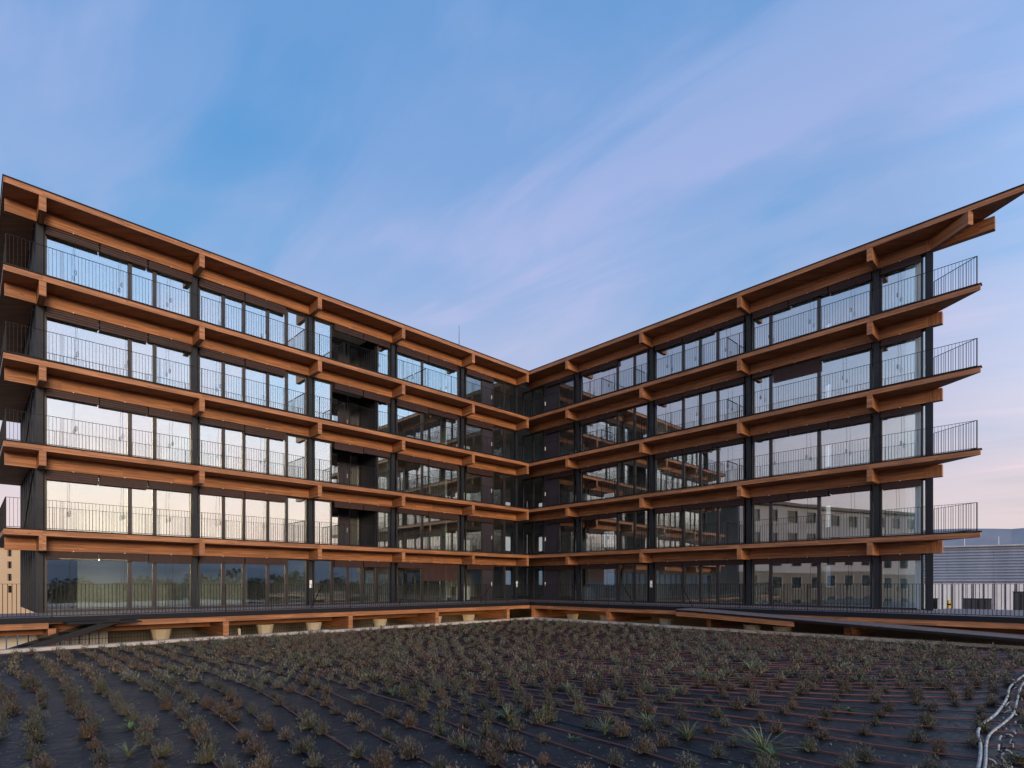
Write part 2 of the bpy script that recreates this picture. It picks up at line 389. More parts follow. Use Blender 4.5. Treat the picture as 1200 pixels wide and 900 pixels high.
def tag(o, label=None, cat=None, group=None, kind=None):
    if label: o['label'] = label
    if cat: o['category'] = cat
    if group: o['group'] = group
    if kind: o['kind'] = kind
    return o
def thing(name, loc, label, cat, group=None):
    o = bpy.data.objects.new(name, None); COL.objects.link(o); o.location = loc
    o.empty_display_size = 0.3
    return tag(o, label, cat, group)
def ground_pt(px, py, z):
    D = -z * FPX / (py - HY); return ((px - CX) / FPX * D, D, z)
def t_at(fr, px, o):
    """distance along a wing at which the image column px meets the plane at outward offset o"""
    u = (px - CX) / FPX
    X0 = fr.C[0] + o * fr.B[0]; Y0 = fr.C[1] + o * fr.B[1]
    return (u * Y0 - X0) / (fr.A[0] - u * fr.A[1])

# ------------------------------------------------------------------ the building
ZL = [-1.05, 1.93, 4.93, 7.93, 10.93, 13.93]      # floor tops (deck, four balconies, roof)
OF = -1.25                                         # glazing plane
DEPTH = -10.0
LB = [0.12, 4.73, 9.62, 14.32, 19.45, 24.57]       # bracket lines, left wing
RB = [3.215, 8.52, 13.97, 19.39]                   # bracket lines, right wing
L_END = 25.56; R_END = 22.88; R_COL = 21.20; ROOF_TIP = 24.27; L_WALL = 24.62
SLOPE = 1.51 / 1.03
def slant(o): return 21.25 + (o + 1.1) * SLOPE      # outer face of the slanted end wall at the right
BLD = thing('apartment_building', (C0[0], C0[1], -4.5), 'five storey L-shaped timber and glass apartment building with balconies running along both wings', 'building')

def outline(tip, back=DEPTH):
    a = lambda t, o: LW.p(t, o, 0)[:2]; b = lambda t, o: RW.p(t, o, 0)[:2]
    s = 1.03 / 1.51
    be = tip - 1.1 / s
    return [a(L_END, 0), a(0, 0), b(tip, 0), b(tip + back / s, back), a(back, back), a(L_END, back)]

for lv in range(1, 6):
    top = ZL[lv]; roof = lv == 5
    tip = ROOF_TIP if roof else R_END
    o_ = outline(tip)
    sl = MB().prism(o_, top - 0.22, top - 0.03).build('roof' if roof else 'floor_slab', M['soffit'], BLD)
    # interior floor finish inside the glazing line
    a = lambda t, o: LW.p(t, o, 0)[:2]; b = lambda t, o: RW.p(t, o, 0)[:2]
    # fascia boards, one per bay
    cuts = [0.0] + LB[1:] + [L_END]
    for i in range(len(cuts) - 1):
        t0 = cuts[i] + (0.004 if i else 0.006); t1 = cuts[i + 1] - 0.004
        MB().box(LW, t0, t1, -0.055, 0.004, top - 0.225, top - 0.032).build('fascia_board', M['wood'], BLD)
    cuts = [0.0] + RB + [tip]
    for i in range(len(cuts) - 1):
        t0 = cuts[i] + (0.004 if i else 0.012); t1 = cuts[i + 1] - 0.004
        if i < len(cuts) - 2:
            MB().box(RW, t0, t1, -0.055, 0.004, top - 0.225, top - 0.032).build('fascia_board', M['wood'], BLD)
        else:
            t1 = tip + 0.01; k = 0.055 * 1.51 / 1.03
            m_ = MB(); q = [RW.p(t0, -0.055, 0)[:2], RW.p(t0, 0.004, 0)[:2], RW.p(t1, 0.004, 0)[:2], RW.p(t1 - k, -0.055, 0)[:2]]
            m_.prism(q, top - 0.225, top - 0.032).build('fascia_board', M['wood'], BLD)
    # end fascia, left
    MB().box(LW, L_END - 0.004, L_END + 0.05, DEPTH, 0.004, top - 0.225, top - 0.032).build('fascia_board', M['wood'], BLD)
    # slanted end fascia, right
    s0 = Vector(RW.p(tip, 0, 0)); s1 = Vector(RW.p(tip - 1.1 * 1.51 / 1.03, -1.1, 0)); dn = (s1 - s0).normalized(); pn = Vector((dn.y, -dn.x, 0))
    if pn.dot(Vector((1, 0, 0))) < 0: pn = -pn
    MB().prism([tuple((s0 + pn * .003).xy), tuple((s1 + pn * .003).xy), tuple((s1 + pn * .045).xy), tuple((s0 + pn * .045).xy)], top - 0.224, top - 0.033).build('fascia_board', M['wood'], BLD)
    # flashing on top of the edge
    cp = MB()
    cp.box(LW, 0.035, L_END + .07, -0.20, 0.03, top - 0.030, top + 0.012)
    cp.box(RW, -0.16, tip + .05, -0.20, 0.03, top - 0.028, top + 0.014)
    cp.box(LW, L_END - .1, L_END + .072, DEPTH, -0.21, top - 0.030, top + 0.012)
    cp.build('edge_flashing', M['cap'], BLD)
    # cantilever brackets
    for t in LB:
        w = 0.10
        MB().box(LW, t - w, t + w, -1.02, -0.004, top - 0.74, top - 0.2275).build('bracket', M['wood'], BLD)
    for t in RB:
        MB().box(RW, t - .1, t + .1, -1.02, -0.004, top - 0.74, top - 0.2275).build('bracket', M['wood'], BLD)
    # diagonal bracket at the right tip (roof only shows it)
    if roof:
        p0 = Vector(RW.p(R_COL + .12, -1.0, 0)); p1 = Vector(RW.p(22.62, -0.01, 0)); d = (p1 - p0).normalized(); n = Vector((-d.y, d.x, 0)) * 0.1
        MB().prism([tuple((p0 - n).xy), tuple((p1 - n).xy), tuple((p1 + n).xy), tuple((p0 + n).xy)], top - 0.73, top - 0.2275).build('bracket', M['wood'], BLD)
    # facade beams with open butt joints
    cuts = [LB[0] + .1, 2.0, LB[1] - .1, LB[1] + .1, 7.0, LB[2] - .1, LB[2] + .1, LB[3] - .1, LB[3] + .1, 15.3, LB[4] - .1, LB[4] + .1, LB[5] - .1, LB[5] + .1, L_END - .02]
    for t0, t1 in zip(cuts[:-1], cuts[1:]):
        if abs(t1 - t0 - .2) < 1e-6: continue
        MB().box(LW, t0 + .003, t1 - .003, -1.24, -1.0, top - 0.70, top - 0.2265).build('beam', M['wood'], BLD)
    cuts = [-0.98, RB[0] - .1, RB[0] + .1, RB[1] - .1, RB[1] + .1, RB[2] - .1, RB[2] + .1, RB[3] - .1, RB[3] + .1, R_COL - .1, R_COL - .1 + .2, 23.2 if roof else 21.62]
    for t0, t1 in zip(cuts[:-1], cuts[1:]):
        if abs(t1 - t0 - .2) < 1e-6 and t0 < 21: continue
        MB().box(RW, t0 + .003, t1 - .003, -1.24, -1.0, top - 0.70, top - 0.2265).build('beam', M['wood'], BLD)

# columns
for lv in range(5):
    z0 = ZL[lv] + (0.0 if lv else -0.1); z1 = ZL[lv + 1] - 0.705
    for t in LB:
        m_ = MB().box(LW, t - .10, t + .10, -1.05, -1.035, z0, z1).box(LW, t - .10, t + .10, -1.24, -1.225, z0, z1).box(LW, t - .045, t + .045, -1.226, -1.049, z0, z1)
        m_.build('column', M['steel'], BLD)
    for t in RB + [R_COL]:
        m_ = MB().box(RW, t - .10, t + .10, -1.05, -1.035, z0, z1).box(RW, t - .10, t + .10, -1.24, -1.225, z0, z1).box(RW, t - .045, t + .045, -1.226, -1.049, z0, z1)
        m_.build('column', M['steel'], BLD)

# ---- windows
def window(fr, t0, t1, o, z0, z1, name='window', g='glass', fw=0.072):
    if t1 < t0: t0, t1 = t1, t0
    f = MB()
    f.box(fr, t0, t0 + fw, o - .05, o + .05, z0, z1).box(fr, t1 - fw, t1, o - .05, o + .05, z0, z1)
    f.box(fr, t0 + fw, t1 - fw, o - .048, o + .048, z0, z0 + fw).box(fr, t0 + fw, t1 - fw, o - .048, o + .048, z1 - fw, z1)
    w = f.build(name, M['frame'], BLD)
    a_, b_, c_, d_ = t0 + fw - .01, t1 - fw + .01, z0 + fw - .01, z1 - fw + .01
    j = [random.uniform(-.004, .004) for _ in range(3)]; j.append(j[0] + j[2] - j[1]); e_ = .006 if not fr.flip else -.006
    q = lambda t, z, k_, sg: fr.p(t, o + j[k_] + sg, z)
    MB().hexa([q(a_, c_, 0, -.006), q(b_, c_, 1, -.006), q(b_, c_, 1, .006), q(a_, c_, 0, .006)][::(-1 if fr.flip else 1)], [q(a_, d_, 3, -.006), q(b_, d_, 2, -.006), q(b_, d_, 2, .006), q(a_, d_, 3, .006)][::(-1 if fr.flip else 1)]).build('pane', M[g], w)
    return w
def panel(fr, t0, t1, o, z0, z1, m='dpanel', name='door'):
    w = MB().box(fr, t0, t1, o - .04, o + .03, z0, z1).build(name, M[m], BLD)
    if name == 'door':
        tt = (min(t0, t1) + .1); zc = z0 + 1.05
        MB().box(fr, tt, tt + .03, o + .03, o + .075, zc - .12, zc + .12).build('handle', M['white'], w)
    return w

def blind(fr, t0, t1, top, drop=0.3, cords=True):
    """roll-up wooden blind hanging under the beam: slats bunched together, cords tied below"""
    if t1 < t0: t0, t1 = t1, t0
    n = max(1, round((t1 - t0) / 1.75)); w = (t1 - t0) / n
    for i in range(n):
        a, b = t0 + i * w + .008, t0 + (i + 1) * w - .008
        d = drop + random.uniform(-.035, .045) if drop < .6 else drop
        m_ = MB(); z = top; k = 0
        sh = 0.045 if drop < .6 else 0.035
        while z > top - d:
            j = random.uniform(-.012, .012) + (.02 if k % 2 else 0) if drop < .6 else random.uniform(-.002, .002)
            ext = .0 if drop >= .6 else random.uniform(-.03, .0)
            m_.box(fr, a - ext, b + ext, -1.175 + j, -1.06 + j if drop < .6 else -1.165 + j, z - sh + .006, z)
            z -= sh; k += 1
        bl = m_.build('blind', M['blind'], BLD)
        if drop >= .6:
            m2 = MB()
            for q in range(1, 5): tt = a + (b - a) * q / 5; m2.box(fr, tt - .006, tt + .006, -1.15, -1.146, top - d, top)
            m2.build('ladder_cord', M['cord'], bl)
        hk = (a + b) / 2
        MB().box(fr, hk - .015, hk + .015, -1.0, -.97, top - .015, top + .015).build('pulley', M['white'], bl)
        if cords:
            tt = hk + random.uniform(-.15, .15); zz = top - d; ln = random.uniform(.95, 1.15)
            pts = [fr.p(tt, -1.02, zz + .1), fr.p(tt + .02, -1.01, zz - ln * .5), fr.p(tt + .01, -1.0, zz - ln)]
            c = MB().tube(pts, .006, 4)
            for q in range(3):
                x = tt + random.uniform(-.03, .03); lp = [fr.p(x + .022 * math.cos(th) * (1 + .3 * q), -.995 + .012 * q, zz - ln - .1 + .10 * math.sin(th)) for th in [k2 * math.pi / 4 for k2 in range(9)]]
                c.tube(lp, .005, 4)
            c.build('cord', M['cord'], bl)

# pixel columns of the window divisions, measured on the photograph
LBAY = [[(52, 152), (152, 181), (181, 225.5)],
        [(232, 261.5), (261.5, 285.5), (285.5, 313.5), (313.5, 335.5), (335.5, 360)],
        [(367, 388.5), ('log', 389, 441), (441.5, 458.5)],
        [(464, 494.5), (494.5, 538)],
        [(545, 565), ('panel', 565, 577), (577, 591), (591, 604.5)]]
RBAY = [[(613, 625), (625, 637), ('panel', 638, 654), (654.5, 673.5)],
        [(680.5, 724), (724, 744), (744, 760)],
        [(767.5, 801), (801, 821), (821, 841.5), (841.5, 873)],
        [(882.5, 903.5), (903.5, 960), (960, 1022)],
        [(1031.5, 1082)]]
BL_L = [[(53, 225)], [(232.5, 335)], [(391, 457)], [(464, 536)], [(546, 578)]]
BL_R = [[(640, 673)], [(681, 724)], [(768, 873)], [(882, 1022)], [(1032, 1080)]]
for lv in range(5):
    z0 = ZL[lv] + .015; top = ZL[lv + 1]; z1 = top - .705
    for fr, bays in ((LW, LBAY), (RW, RBAY)):
        for by in bays:
            for s in by:
                if s[0] == 'panel':
                    panel(fr, *sorted((t_at(fr, s[1], OF), t_at(fr, s[2], OF))), OF, z0, z1)
                elif s[0] == 'log':
                    ta, tb = sorted((t_at(fr, s[1], OF), t_at(fr, s[2], OF)))
                    if lv == 0:
                        w3 = (tb - ta) / 3
                        for q in range(3): window(fr, ta + q * w3, ta + (q + 1) * w3, OF, z0, z1)
                        continue
                    ob = -3.1                                    # the open loggia, glazed at its back
                    for tt, s_ in ((ta, -1), (tb, 1)):
                        MB().box(fr, tt, tt + s_ * .12, ob, OF - .06, z0, z1 + .46).build('loggia_wall', M['clad'], BLD)
                    w3 = (tb - ta) / 4
                    window(fr, ta, ta + w3, ob, z0, z1); panel(fr, ta + w3, ta + 1.9 * w3, ob, z0, z1)
                    window(fr, ta + 1.9 * w3, ta + 2.9 * w3, ob, z0, z1); window(fr, ta + 2.9 * w3, tb, ob, z0, z1)
                    MB().box(fr, ta, tb, ob - .05, ob + .05, z1 + .003, z1 + .47).build('lintel', M['clad'], BLD)
                else:
                    window(fr, t_at(fr, s[0], OF), t_at(fr, s[1], OF), OF, z0, z1, g='clearglass' if by is LBAY[4] or by is RBAY[0] else 'glass')
    for fr, bl in ((LW, BL_L), (RW, BL_R)):
        for by in bl:
            for s in by:
                a_, b_ = sorted((t_at(fr, s[0], -1.12), t_at(fr, s[1], -1.12)))
                if lv == 0 and s == (464, 536):
                    m1 = t_at(fr, 495, -1.12); blind(fr, m1, b_, top - .703, .26); blind(fr, a_, m1, top - .703, 1.02, False)
                elif lv == 3 and s == (882, 1022):
                    m1 = t_at(fr, 905, -1.12); m2 = t_at(fr, 962, -1.12)
                    blind(fr, a_, m1, top - .703, .2); blind(fr, m1, m2, top - .703, .61, False); blind(fr, m2, b_, top - .703, .2)
                else:
                    blind(fr, a_, b_, top - .703, .3 if fr is LW else .25)

# ---- interiors, rear walls, end walls
for lv in range(5):
    z0 = ZL[lv]; z1 = ZL[lv + 1] - .222
    fl = MB().prism([LW.p(L_WALL - .1, OF - .06, 0)[:2], LW.p(OF - .06, OF - .06, 0)[:2], RW.p(slant(OF - .06) - .1, OF - .06, 0)[:2], RW.p(slant(DEPTH + .1) - .1, DEPTH + .1, 0)[:2], LW.p(DEPTH + .1, DEPTH + .1, 0)[:2], LW.p(L_WALL - .1, DEPTH + .1, 0)[:2]], z0 - .028, z0 + .004)
    fl.build('interior_floor', M['ifloor'], BLD)
    fl = MB().prism([LW.p(L_WALL - .1, OF - .06, 0)[:2], LW.p(OF - .06, OF - .06, 0)[:2], RW.p(slant(OF - .06) - .1, OF - .06, 0)[:2], RW.p(slant(DEPTH + .1) - .1, DEPTH + .1, 0)[:2], LW.p(DEPTH + .1, DEPTH + .1, 0)[:2], LW.p(L_WALL - .1, DEPTH + .1, 0)[:2]], z1 - .25, z1 - .01)
    fl.build('ceiling', M['iwall'], BLD)
    zc = z1 - .252
    for t in LB[2:5]: MB().box(LW, t - .07, t + .07, DEPTH + .12, OF - .09, z0 + .006, zc).build('partition', M['iwall'], BLD)
    for t in RB[1:4]: MB().box(RW, t - .07, t + .07, max(DEPTH + .12, (t - 20.9) / SLOPE - 1.1), OF - .09, z0 + .006, zc).build('partition', M['iwall'], BLD)
    # inner walls across the flats, with a way through
    MB().box(LW, LB[4] + .08, LB[5] - 1.6, -5.6, -5.46, z0 + .006, zc).build('partition', M['iwall'], BLD)
    MB().box(LW, LB[3] + 1.6, LB[4] - .08, -5.2, -5.06, z0 + .006, zc).build('partition', M['iwall'], BLD)
    MB().box(LW, LB[1], LB[1] + .14, -8, -2.6, z0 + .006, zc).build('partition', M['iwall'], BLD)
    MB().box(RW, RB[1] + .08, RB[2] - 1.7, -4.6, -4.46, z0 + .006, zc).build('partition', M['iwall'], BLD)
    MB().box(RW, RB[0] + .5, RB[1] - .08, -5.0, -4.86, z0 + .006, zc).build('partition', M['iwall'], BLD)
    # kitchen units near the corner
    MB().box(LW, 3.2, 4.3, -2.8, -2.2, z0 + .006, z0 + .9).build('kitchen_unit', M['kitchen'], BLD)
    MB().box(RW, 1.9, 3.0, -3.0, -2.4, z0 + .006, z0 + .9).build('kitchen_unit', M['kitchen'], BLD)
    # rear walls, built round their windows
    def rear(fr, ts, wins):
        edges = sorted(ts)
        for a_, b_ in zip(edges[:-1], edges[1:]):
            ww = [w for w in wins if a_ <= w[0] and w[1] <= b_]
            m_ = MB(); cur = a_
            for (s, e, zb, zt) in ww:
                m_.box(fr, cur, s, DEPTH, DEPTH + .11, z0 - .02, z1)
                m_.box(fr, s, e, DEPTH, DEPTH + .11, z0 - .02, z0 + zb); m_.box(fr, s, e, DEPTH, DEPTH + .11, z0 + zt, z1); cur = e
            m_.box(fr, cur, b_, DEPTH, DEPTH + .11, z0 - .02, z1)
            m_.build('rear_wall', M['iwall'], BLD)
            for (s, e, zb, zt) in ww: window(fr, s, e, DEPTH + .055, z0 + zb, z0 + zt, g='clearglass')
    up = lv >= 3
    rear(LW, [DEPTH + .12] + LB[:5] + [L_WALL - .1], ([(-8.8, -6.2, .1, 2.35), (-5.6, -3.0, .1, 2.35), (1.0, 4.2, .1, 2.35)] if up else [(-8.0, -7.0, .9, 2.3), (1.2, 2.2, .9, 2.3)]) + [(6.0, 7.6, .1, 2.3), (11.2, 13.2, .9, 2.3), (16.3, 17.6, .9, 2.3), (20.6, 21.8, .9, 2.3)])
    rear(RW, [DEPTH + .12, RB[0], slant(DEPTH) - .1], [(-9.2, -6.4, .1, 2.35), (-5.9, -3.2, .1, 2.35), (-2.4, .4, .1, 2.35), (4.6, 6.6, .1, 2.35)] if up else [(-8.6, -7.6, .9, 2.3), (-1.5, -.3, .9, 2.3), (5.0, 6.0, .9, 2.3)])
    # left end wall with slit windows
    zt = z1; m_ = MB(); cur = OF + .02; e0 = L_WALL - .1; e1 = L_WALL + .02
    slits = [(-4.2, -4.6), (-6.2, -6.6), (-8.2, -8.6)]
    for (s, e) in slits:
        m_.box(LW, e0, e1, s, cur, z0 - .02, zt); m_.box(LW, e0, e1, e, s, z0 - .02, z0 + .5); m_.box(LW, e0, e1, e, s, z0 + 2.2, zt); cur = e
    m_.box(LW, e0, e1, DEPTH, cur, z0 - .02, zt)
    ew = m_.build('end_wall', M['clad'], BLD)
    sm = MB()
    for q in range(1, 8):
        oo = OF - q * 1.15; 
        if all(not (e - .05 < oo < s + .05) for s, e in slits): sm.box(LW, e1, e1 + .03, oo - .02, oo + .02, z0 - .01, zt - .005)
    sm.build('cover_strip', M['steel'], ew)
    for (s, e) in slits:
        p = MB().box(LW, e0 + .04, e1 - .04, e, s, z0 + .5, z0 + 2.2).build('window', M['darkglass'], BLD)
    # diagonal tie on the end
    if 1 <= lv: MB().bar(LW.p(L_WALL + .12, -1.4, z0 + 2.2), LW.p(L_WALL + .12, -6.5, z0 + .1), .05).build('brace', M['steel'], BLD)
    # right end: the wall runs back at a slant; a curtained light by the column, one small window
    dv = Vector((RW.p(slant(-5), -5, 0)[0] - RW.p(slant(-1.1), -1.1, 0)[0], RW.p(slant(-5), -5, 0)[1] - RW.p(slant(-1.1), -1.1, 0)[1])).normalized()
    SF = Frame(RW.p(slant(-1.1), -1.1, 0)[:2], (dv.x, dv.y), (-dv.y, dv.x), False)
    Ls = 8.9 * math.hypot(1, SLOPE); k_ = math.hypot(1, SLOPE)
    w0, w1 = 3.02 * k_, 3.32 * k_
    m_ = MB(); zt = z1
    for (x0_, x1_, za, zb) in ((1.05, w0, z0 - .02, zt), (w0, w1, z0 - .02, z0 + .85), (w0, w1, z0 + 2.0, zt), (w1, Ls, z0 - .02, zt)): m_.box(SF, x0_, x1_, 0, .12, za, zb)
    m_.build('end_wall', M['iwall'], BLD)
    m_ = MB()
    for (x0_, x1_, za, zb) in ((1.05, w0, z0 - .02, zt), (w0, w1, z0 - .02, z0 + .85), (w0, w1, z0 + 2.0, zt), (w1, Ls, z0 - .02, zt)): m_.box(SF, x0_, x1_, -.045, -.002, za, zb)
    m_.build('end_wall_cladding', M['clad'], BLD)
    window(SF, w0 + .004, w1 - .004, .06, z0 + .852, z0 + 1.998, g='clearglass', fw=.03)
    window(SF, .12, 1.04, .04, z0 + .01, z1 - .47, g='clearglass', fw=.06)
    cu = MB(); x = .30
    while x < 1.0:
        cu.hexa([SF.p(x, .16, z0 + .03), SF.p(x + .045, .19, z0 + .03), SF.p(x + .045, .194, z0 + .03), SF.p(x, .164, z0 + .03)], [SF.p(x, .16, z1 - .5), SF.p(x + .045, .19, z1 - .5), SF.p(x + .045, .194, z1 - .5), SF.p(x, .164, z1 - .5)])
        cu.hexa([SF.p(x + .047, .19, z0 + .03), SF.p(x + .09, .16, z0 + .03), SF.p(x + .09, .164, z0 + .03), SF.p(x + .047, .194, z0 + .03)], [SF.p(x + .047, .19, z1 - .5), SF.p(x + .09, .16, z1 - .5), SF.p(x + .09, .164, z1 - .5), SF.p(x + .047, .194, z1 - .5)]); x += .092
    cu.build('curtain', M['curtain'], BLD)

# interior strip light of the ground floor and small fittings
MB().box(LW, 21.2, 23.7, -4.2, -4.08, 1.02, 1.09).build('ceiling_light', M['strip'], BLD)
for fr, t in ((LW, LB[3]), (LW, LB[0]), (RW, RB[1])):
    MB().box(fr, t - .06, t + .06, -1.034, -1.0, -.18, .2).build('notice_plate', M['white'], BLD)

# ---- balcony railings
def railing(fr, t0, t1, o, z, parent, h=1.05, base=0.03, step=0.105, post=1.6, thick=.010):
    m_ = MB(); L = abs(t1 - t0); n = max(1, round(L / post))
    m_.box(fr, t0, t1, o - .016, o + .016, z + h - .012, z + h)
    m_.box(fr, t0, t1, o - .008, o + .008, z + base, z + base + .02)
    for i in range(n + 1):
        tt = t0 + (t1 - t0) * i / n; m_.box(fr, tt - .006, tt + .006, o - .013, o + .013, z, z + h - .013)
    r = m_.build('railing', M['rail'], parent)
    b_ = MB(); k = max(1, round(L / step))
    for i in range(1, k):
        tt = t0 + (t1 - t0) * i / k + random.uniform(-.004, .004)
        b_.box(fr, tt - thick / 2, tt + thick / 2, o - thick / 2, o + thick / 2, z + base + .021, z + h - .0125)
    o_ = b_.build('baluster', M['rail'], r); o_['kind'] = 'stuff'
    return r
for lv in range(1, 5):
    z = ZL[lv] + .012
    ed = [.05] + LB[1:5] + [L_END]
    for a_, b_ in zip(ed[:-1], ed[1:]): railing(LW, a_ + .01, b_ - .01, -.06, z, BLD)
    railing(Frame(LW.p(L_END - .02, 0, 0)[:2], (-Bv[0], -Bv[1]), A, False), .05, 9.9, 0, z, BLD)
    ed = [.07] + RB + [R_END - .06]
    for a_, b_ in zip(ed[:-1], ed[1:]): railing(RW, a_ + .01, b_ - .01, -.06, z, BLD)
    # slanted end
    p0 = RW.p(R_END - .1, -.08, 0); p1 = RW.p(R_COL + .15, -1.08, 0); d = Vector((p1[0] - p0[0], p1[1] - p0[1])); L_ = d.length; d.normalize()
    railing(Frame(p0[:2], (d.x, d.y), (-d.y, d.x), False), 0, L_, 0, z, BLD)
    # rails that divide one flat's balcony from the next
    for fr, t in ((LW, LB[3] + .75), (LW, LB[2] + 3.4), (LW, LB[1] + 3.4), (RW, RB[1] - .5), (RW, RB[2] - .6), (RW, RB[0] + 2.6)):
        s = MB(); s.bar(fr.p(t, -.07, z + 1.03), fr.p(t, -1.16, z + 1.03), .03); s.box(fr, t - .01, t + .01, -.09, -.06, z, z + 1.02)
        s.bar(fr.p(t, -1.16, z), fr.p(t, -1.16, z + 1.02), .02)
        for q in range(1, 9): s.bar(fr.p(t, -.07 - q * .12, z + .06), fr.p(t, -.07 - q * .12, z + 1.02), .010)
        s.build('balcony_divider', M['rail'], BLD)
# lightning rod on the roof
tr_ = t_at(LW, 538, -5.0); p = LW.p(tr_, -5.0, 13.93)
MB().tube([p, (p[0], p[1], 15.6), (p[0], p[1], 18.0)], [.035, .03, .012], 6).build('lightning_rod', M['steel'], BLD)
exec_marker = 'building done'

# ------------------------------------------------------------------ raised deck
DZ = -1.05
DECK = thing('raised_deck', (C0[0], C0[1], -4.5), 'raised timber terrace running round the foot of the building with black railing', 'deck')
boards_l = MB(); boards_r = MB()
k = 0
while k * .145 < 4.2:
    o0 = 2.995 - k * .145
    boards_l.box(LW, max(o0, -1.2) if False else o0 - .07, 31, o0 - .139, o0, DZ - .028, DZ + random.uniform(-.001, .001)); k += 1
boards_l.build('decking', M['deck'], DECK)['kind'] = 'stuff'
k = 0
while k * .145 < 7.0:
    o0 = 2.995 - k * .145
    t0 = o0 - .07
    boards_r.box(RW, t0, 21.0 if o0 < -1.1 else 34, o0 - .139, o0, DZ - .028, DZ + random.uniform(-.001, .001)) if o0 > -1.2 else boards_r.box(RW, R_COL + .1, 34, o0 - .139, o0, DZ - .028, DZ)
    k += 1
boards_r.build('decking', M['deck'], DECK)['kind'] = 'stuff'
a = lambda t, o: LW.p(t, o, 0)[:2]; b = lambda t, o: RW.p(t, o, 0)[:2]
MB().prism([a(31, 2.9), a(2.9, 2.9), b(34, 2.9), b(34, -4.2), a(-4.2, -4.2), a(-4.2, -1.2), a(31, -1.2)], DZ - .2, DZ - .035).build('deck_slab', M['soffit'], DECK)
eg = MB()
eg.box(LW, 3.06, 31, 2.905, 3.03, DZ - .16, DZ + .012); eg.box(RW, 2.90, 34, 2.905, 3.03, DZ - .158, DZ + .014)
eg.build('edge_beam', M['cap'], DECK)
def deck_bays(fr, ts):
    for i in range(len(ts) - 1):
        MB().box(fr, ts[i] + .004, ts[i + 1] - .004, 2.84, 3.0, DZ - .35, DZ - .163).build('fascia_board', M['wood'], DECK)
deck_bays(LW, [3.02, LB[1], LB[2], LB[3], LB[4], 22.9]); deck_bays(LW, [24.65, 28, 31])
deck_bays(RW, [3.02, RB[0] + .12, RB[1], RB[2], RB[3], 25, 30, 34])
for t in LB[1:]: MB().box(LW, t - .10, t + .10, -.9, 2.995, DZ - .90, DZ - .352).build('joist', M['wood'], DECK)
for t in RB + [25, 30]: MB().box(RW, t - .10, t + .10, -.9, 2.995, DZ - .90, DZ - .352).build('joist', M['wood'], DECK)
for fr, ts in ((LW, [3.3] + LB[1:] + [31]), (RW, [3.3] + RB + [25, 30, 34])):
    for i in range(len(ts) - 1):
        MB().box(fr, ts[i] + .103, ts[i + 1] - .103, 1.2, 1.42, DZ - .62, DZ - .205).build('beam', M['wood'], DECK)
ed = [3.0, 4.73, 9.62, 14.32, 19.45, 24.57, 27.5, 30.9]
for t0, t1 in zip(ed[:-1], ed[1:]): railing(LW, t0 + .01, t1 - .01, 2.965, DZ + .0125, DECK, post=1.5, thick=.016)
ed = [3.0, 8.52, 13.97, 19.39, 24.6, 29, 33.9]
for t0, t1 in zip(ed[:-1], ed[1:]): railing(RW, t0 + .01, t1 - .01, 2.965, DZ + .0145, DECK, post=1.5, thick=.016)
# struts that stiffen the deck railing
for fr, t in ((LW, 15.6), (LW, 11.2), (LW, 6.0), (RW, 6.2), (RW, 9.4), (RW, 12.6)):
    MB().bar(fr.p(t, 2.93, DZ + 1.0), fr.p(t + .25, 2.35, DZ + .02), .03).build('strut', M['rail'], DECK)

# ramp in front of the right part of the deck
RAMP = thing('access_ramp', (*RW.p(20, 3.8, 0)[:2], -4.5), 'timber access ramp sloping down beside the deck at the right', 'ramp')
zr = lambda t: DZ - .02 - max(0, t - 13.6) * .046
seg = [13.2, 14.2, 16, 18, 20, 22, 24, 26, 29, 32]
for nm, o0, o1, d0, d1, m_ in (('walkway', 3.05, 4.42, -.03, 0, 'deck'), ('edge_beam', 4.3, 4.46, -.11, -.032, 'cap'), ('fascia_board', 4.28, 4.44, -.30, -.113, 'wood')):
    mb = MB()
    for t0, t1 in zip(seg[:-1], seg[1:]):
        if nm == 'fascia_board' and t0 > 17.5: continue
        P = lambda t, o, d: RW.p(t, o, zr(t) + d)
        mb.hexa([P(t0, o1, d0), P(t1, o1, d0), P(t1, o0, d0), P(t0, o0, d0)], [P(t0, o1, d1), P(t1, o1, d1), P(t1, o0, d1), P(t0, o0, d1)])
    mb.build(nm, M[m_], RAMP)

# steps at the left end of the deck
ST = thing('steel_staircase', (*LW.p(24.6, 3.7, 0)[:2], -2.1), 'black steel steps leading down from the left end of the deck to the planting bed', 'stairs')
P0, P1 = 23.0, 26.9
zs = lambda t: DZ - .12 - (t - 23.2) * .34
for o in (3.08, 4.25):
    m_ = MB(); q = lambda t, d, oo: LW.p(t, oo, zs(t) + d)
    m_.hexa([q(P0, -.12, o), q(P1, -.12, o), q(P1, -.12, o + .03), q(P0, -.12, o + .03)], [q(P0, .06, o), q(P1, .06, o), q(P1, .06, o + .03), q(P0, .06, o + .03)])
    m_.build('stringer', M['rail'], ST)
for i in range(8):
    t = 23.15 + i * .47
    MB().box(LW, t, t + .36, 3.115, 4.245, zs(t + .2) - .02, zs(t + .2) + .02).build('tread', M['cap'], ST)
MB().box(LW, 22.4, 24.3, 3.04, 4.28, DZ - .18, DZ - .14).build('landing', M['cap'], ST)

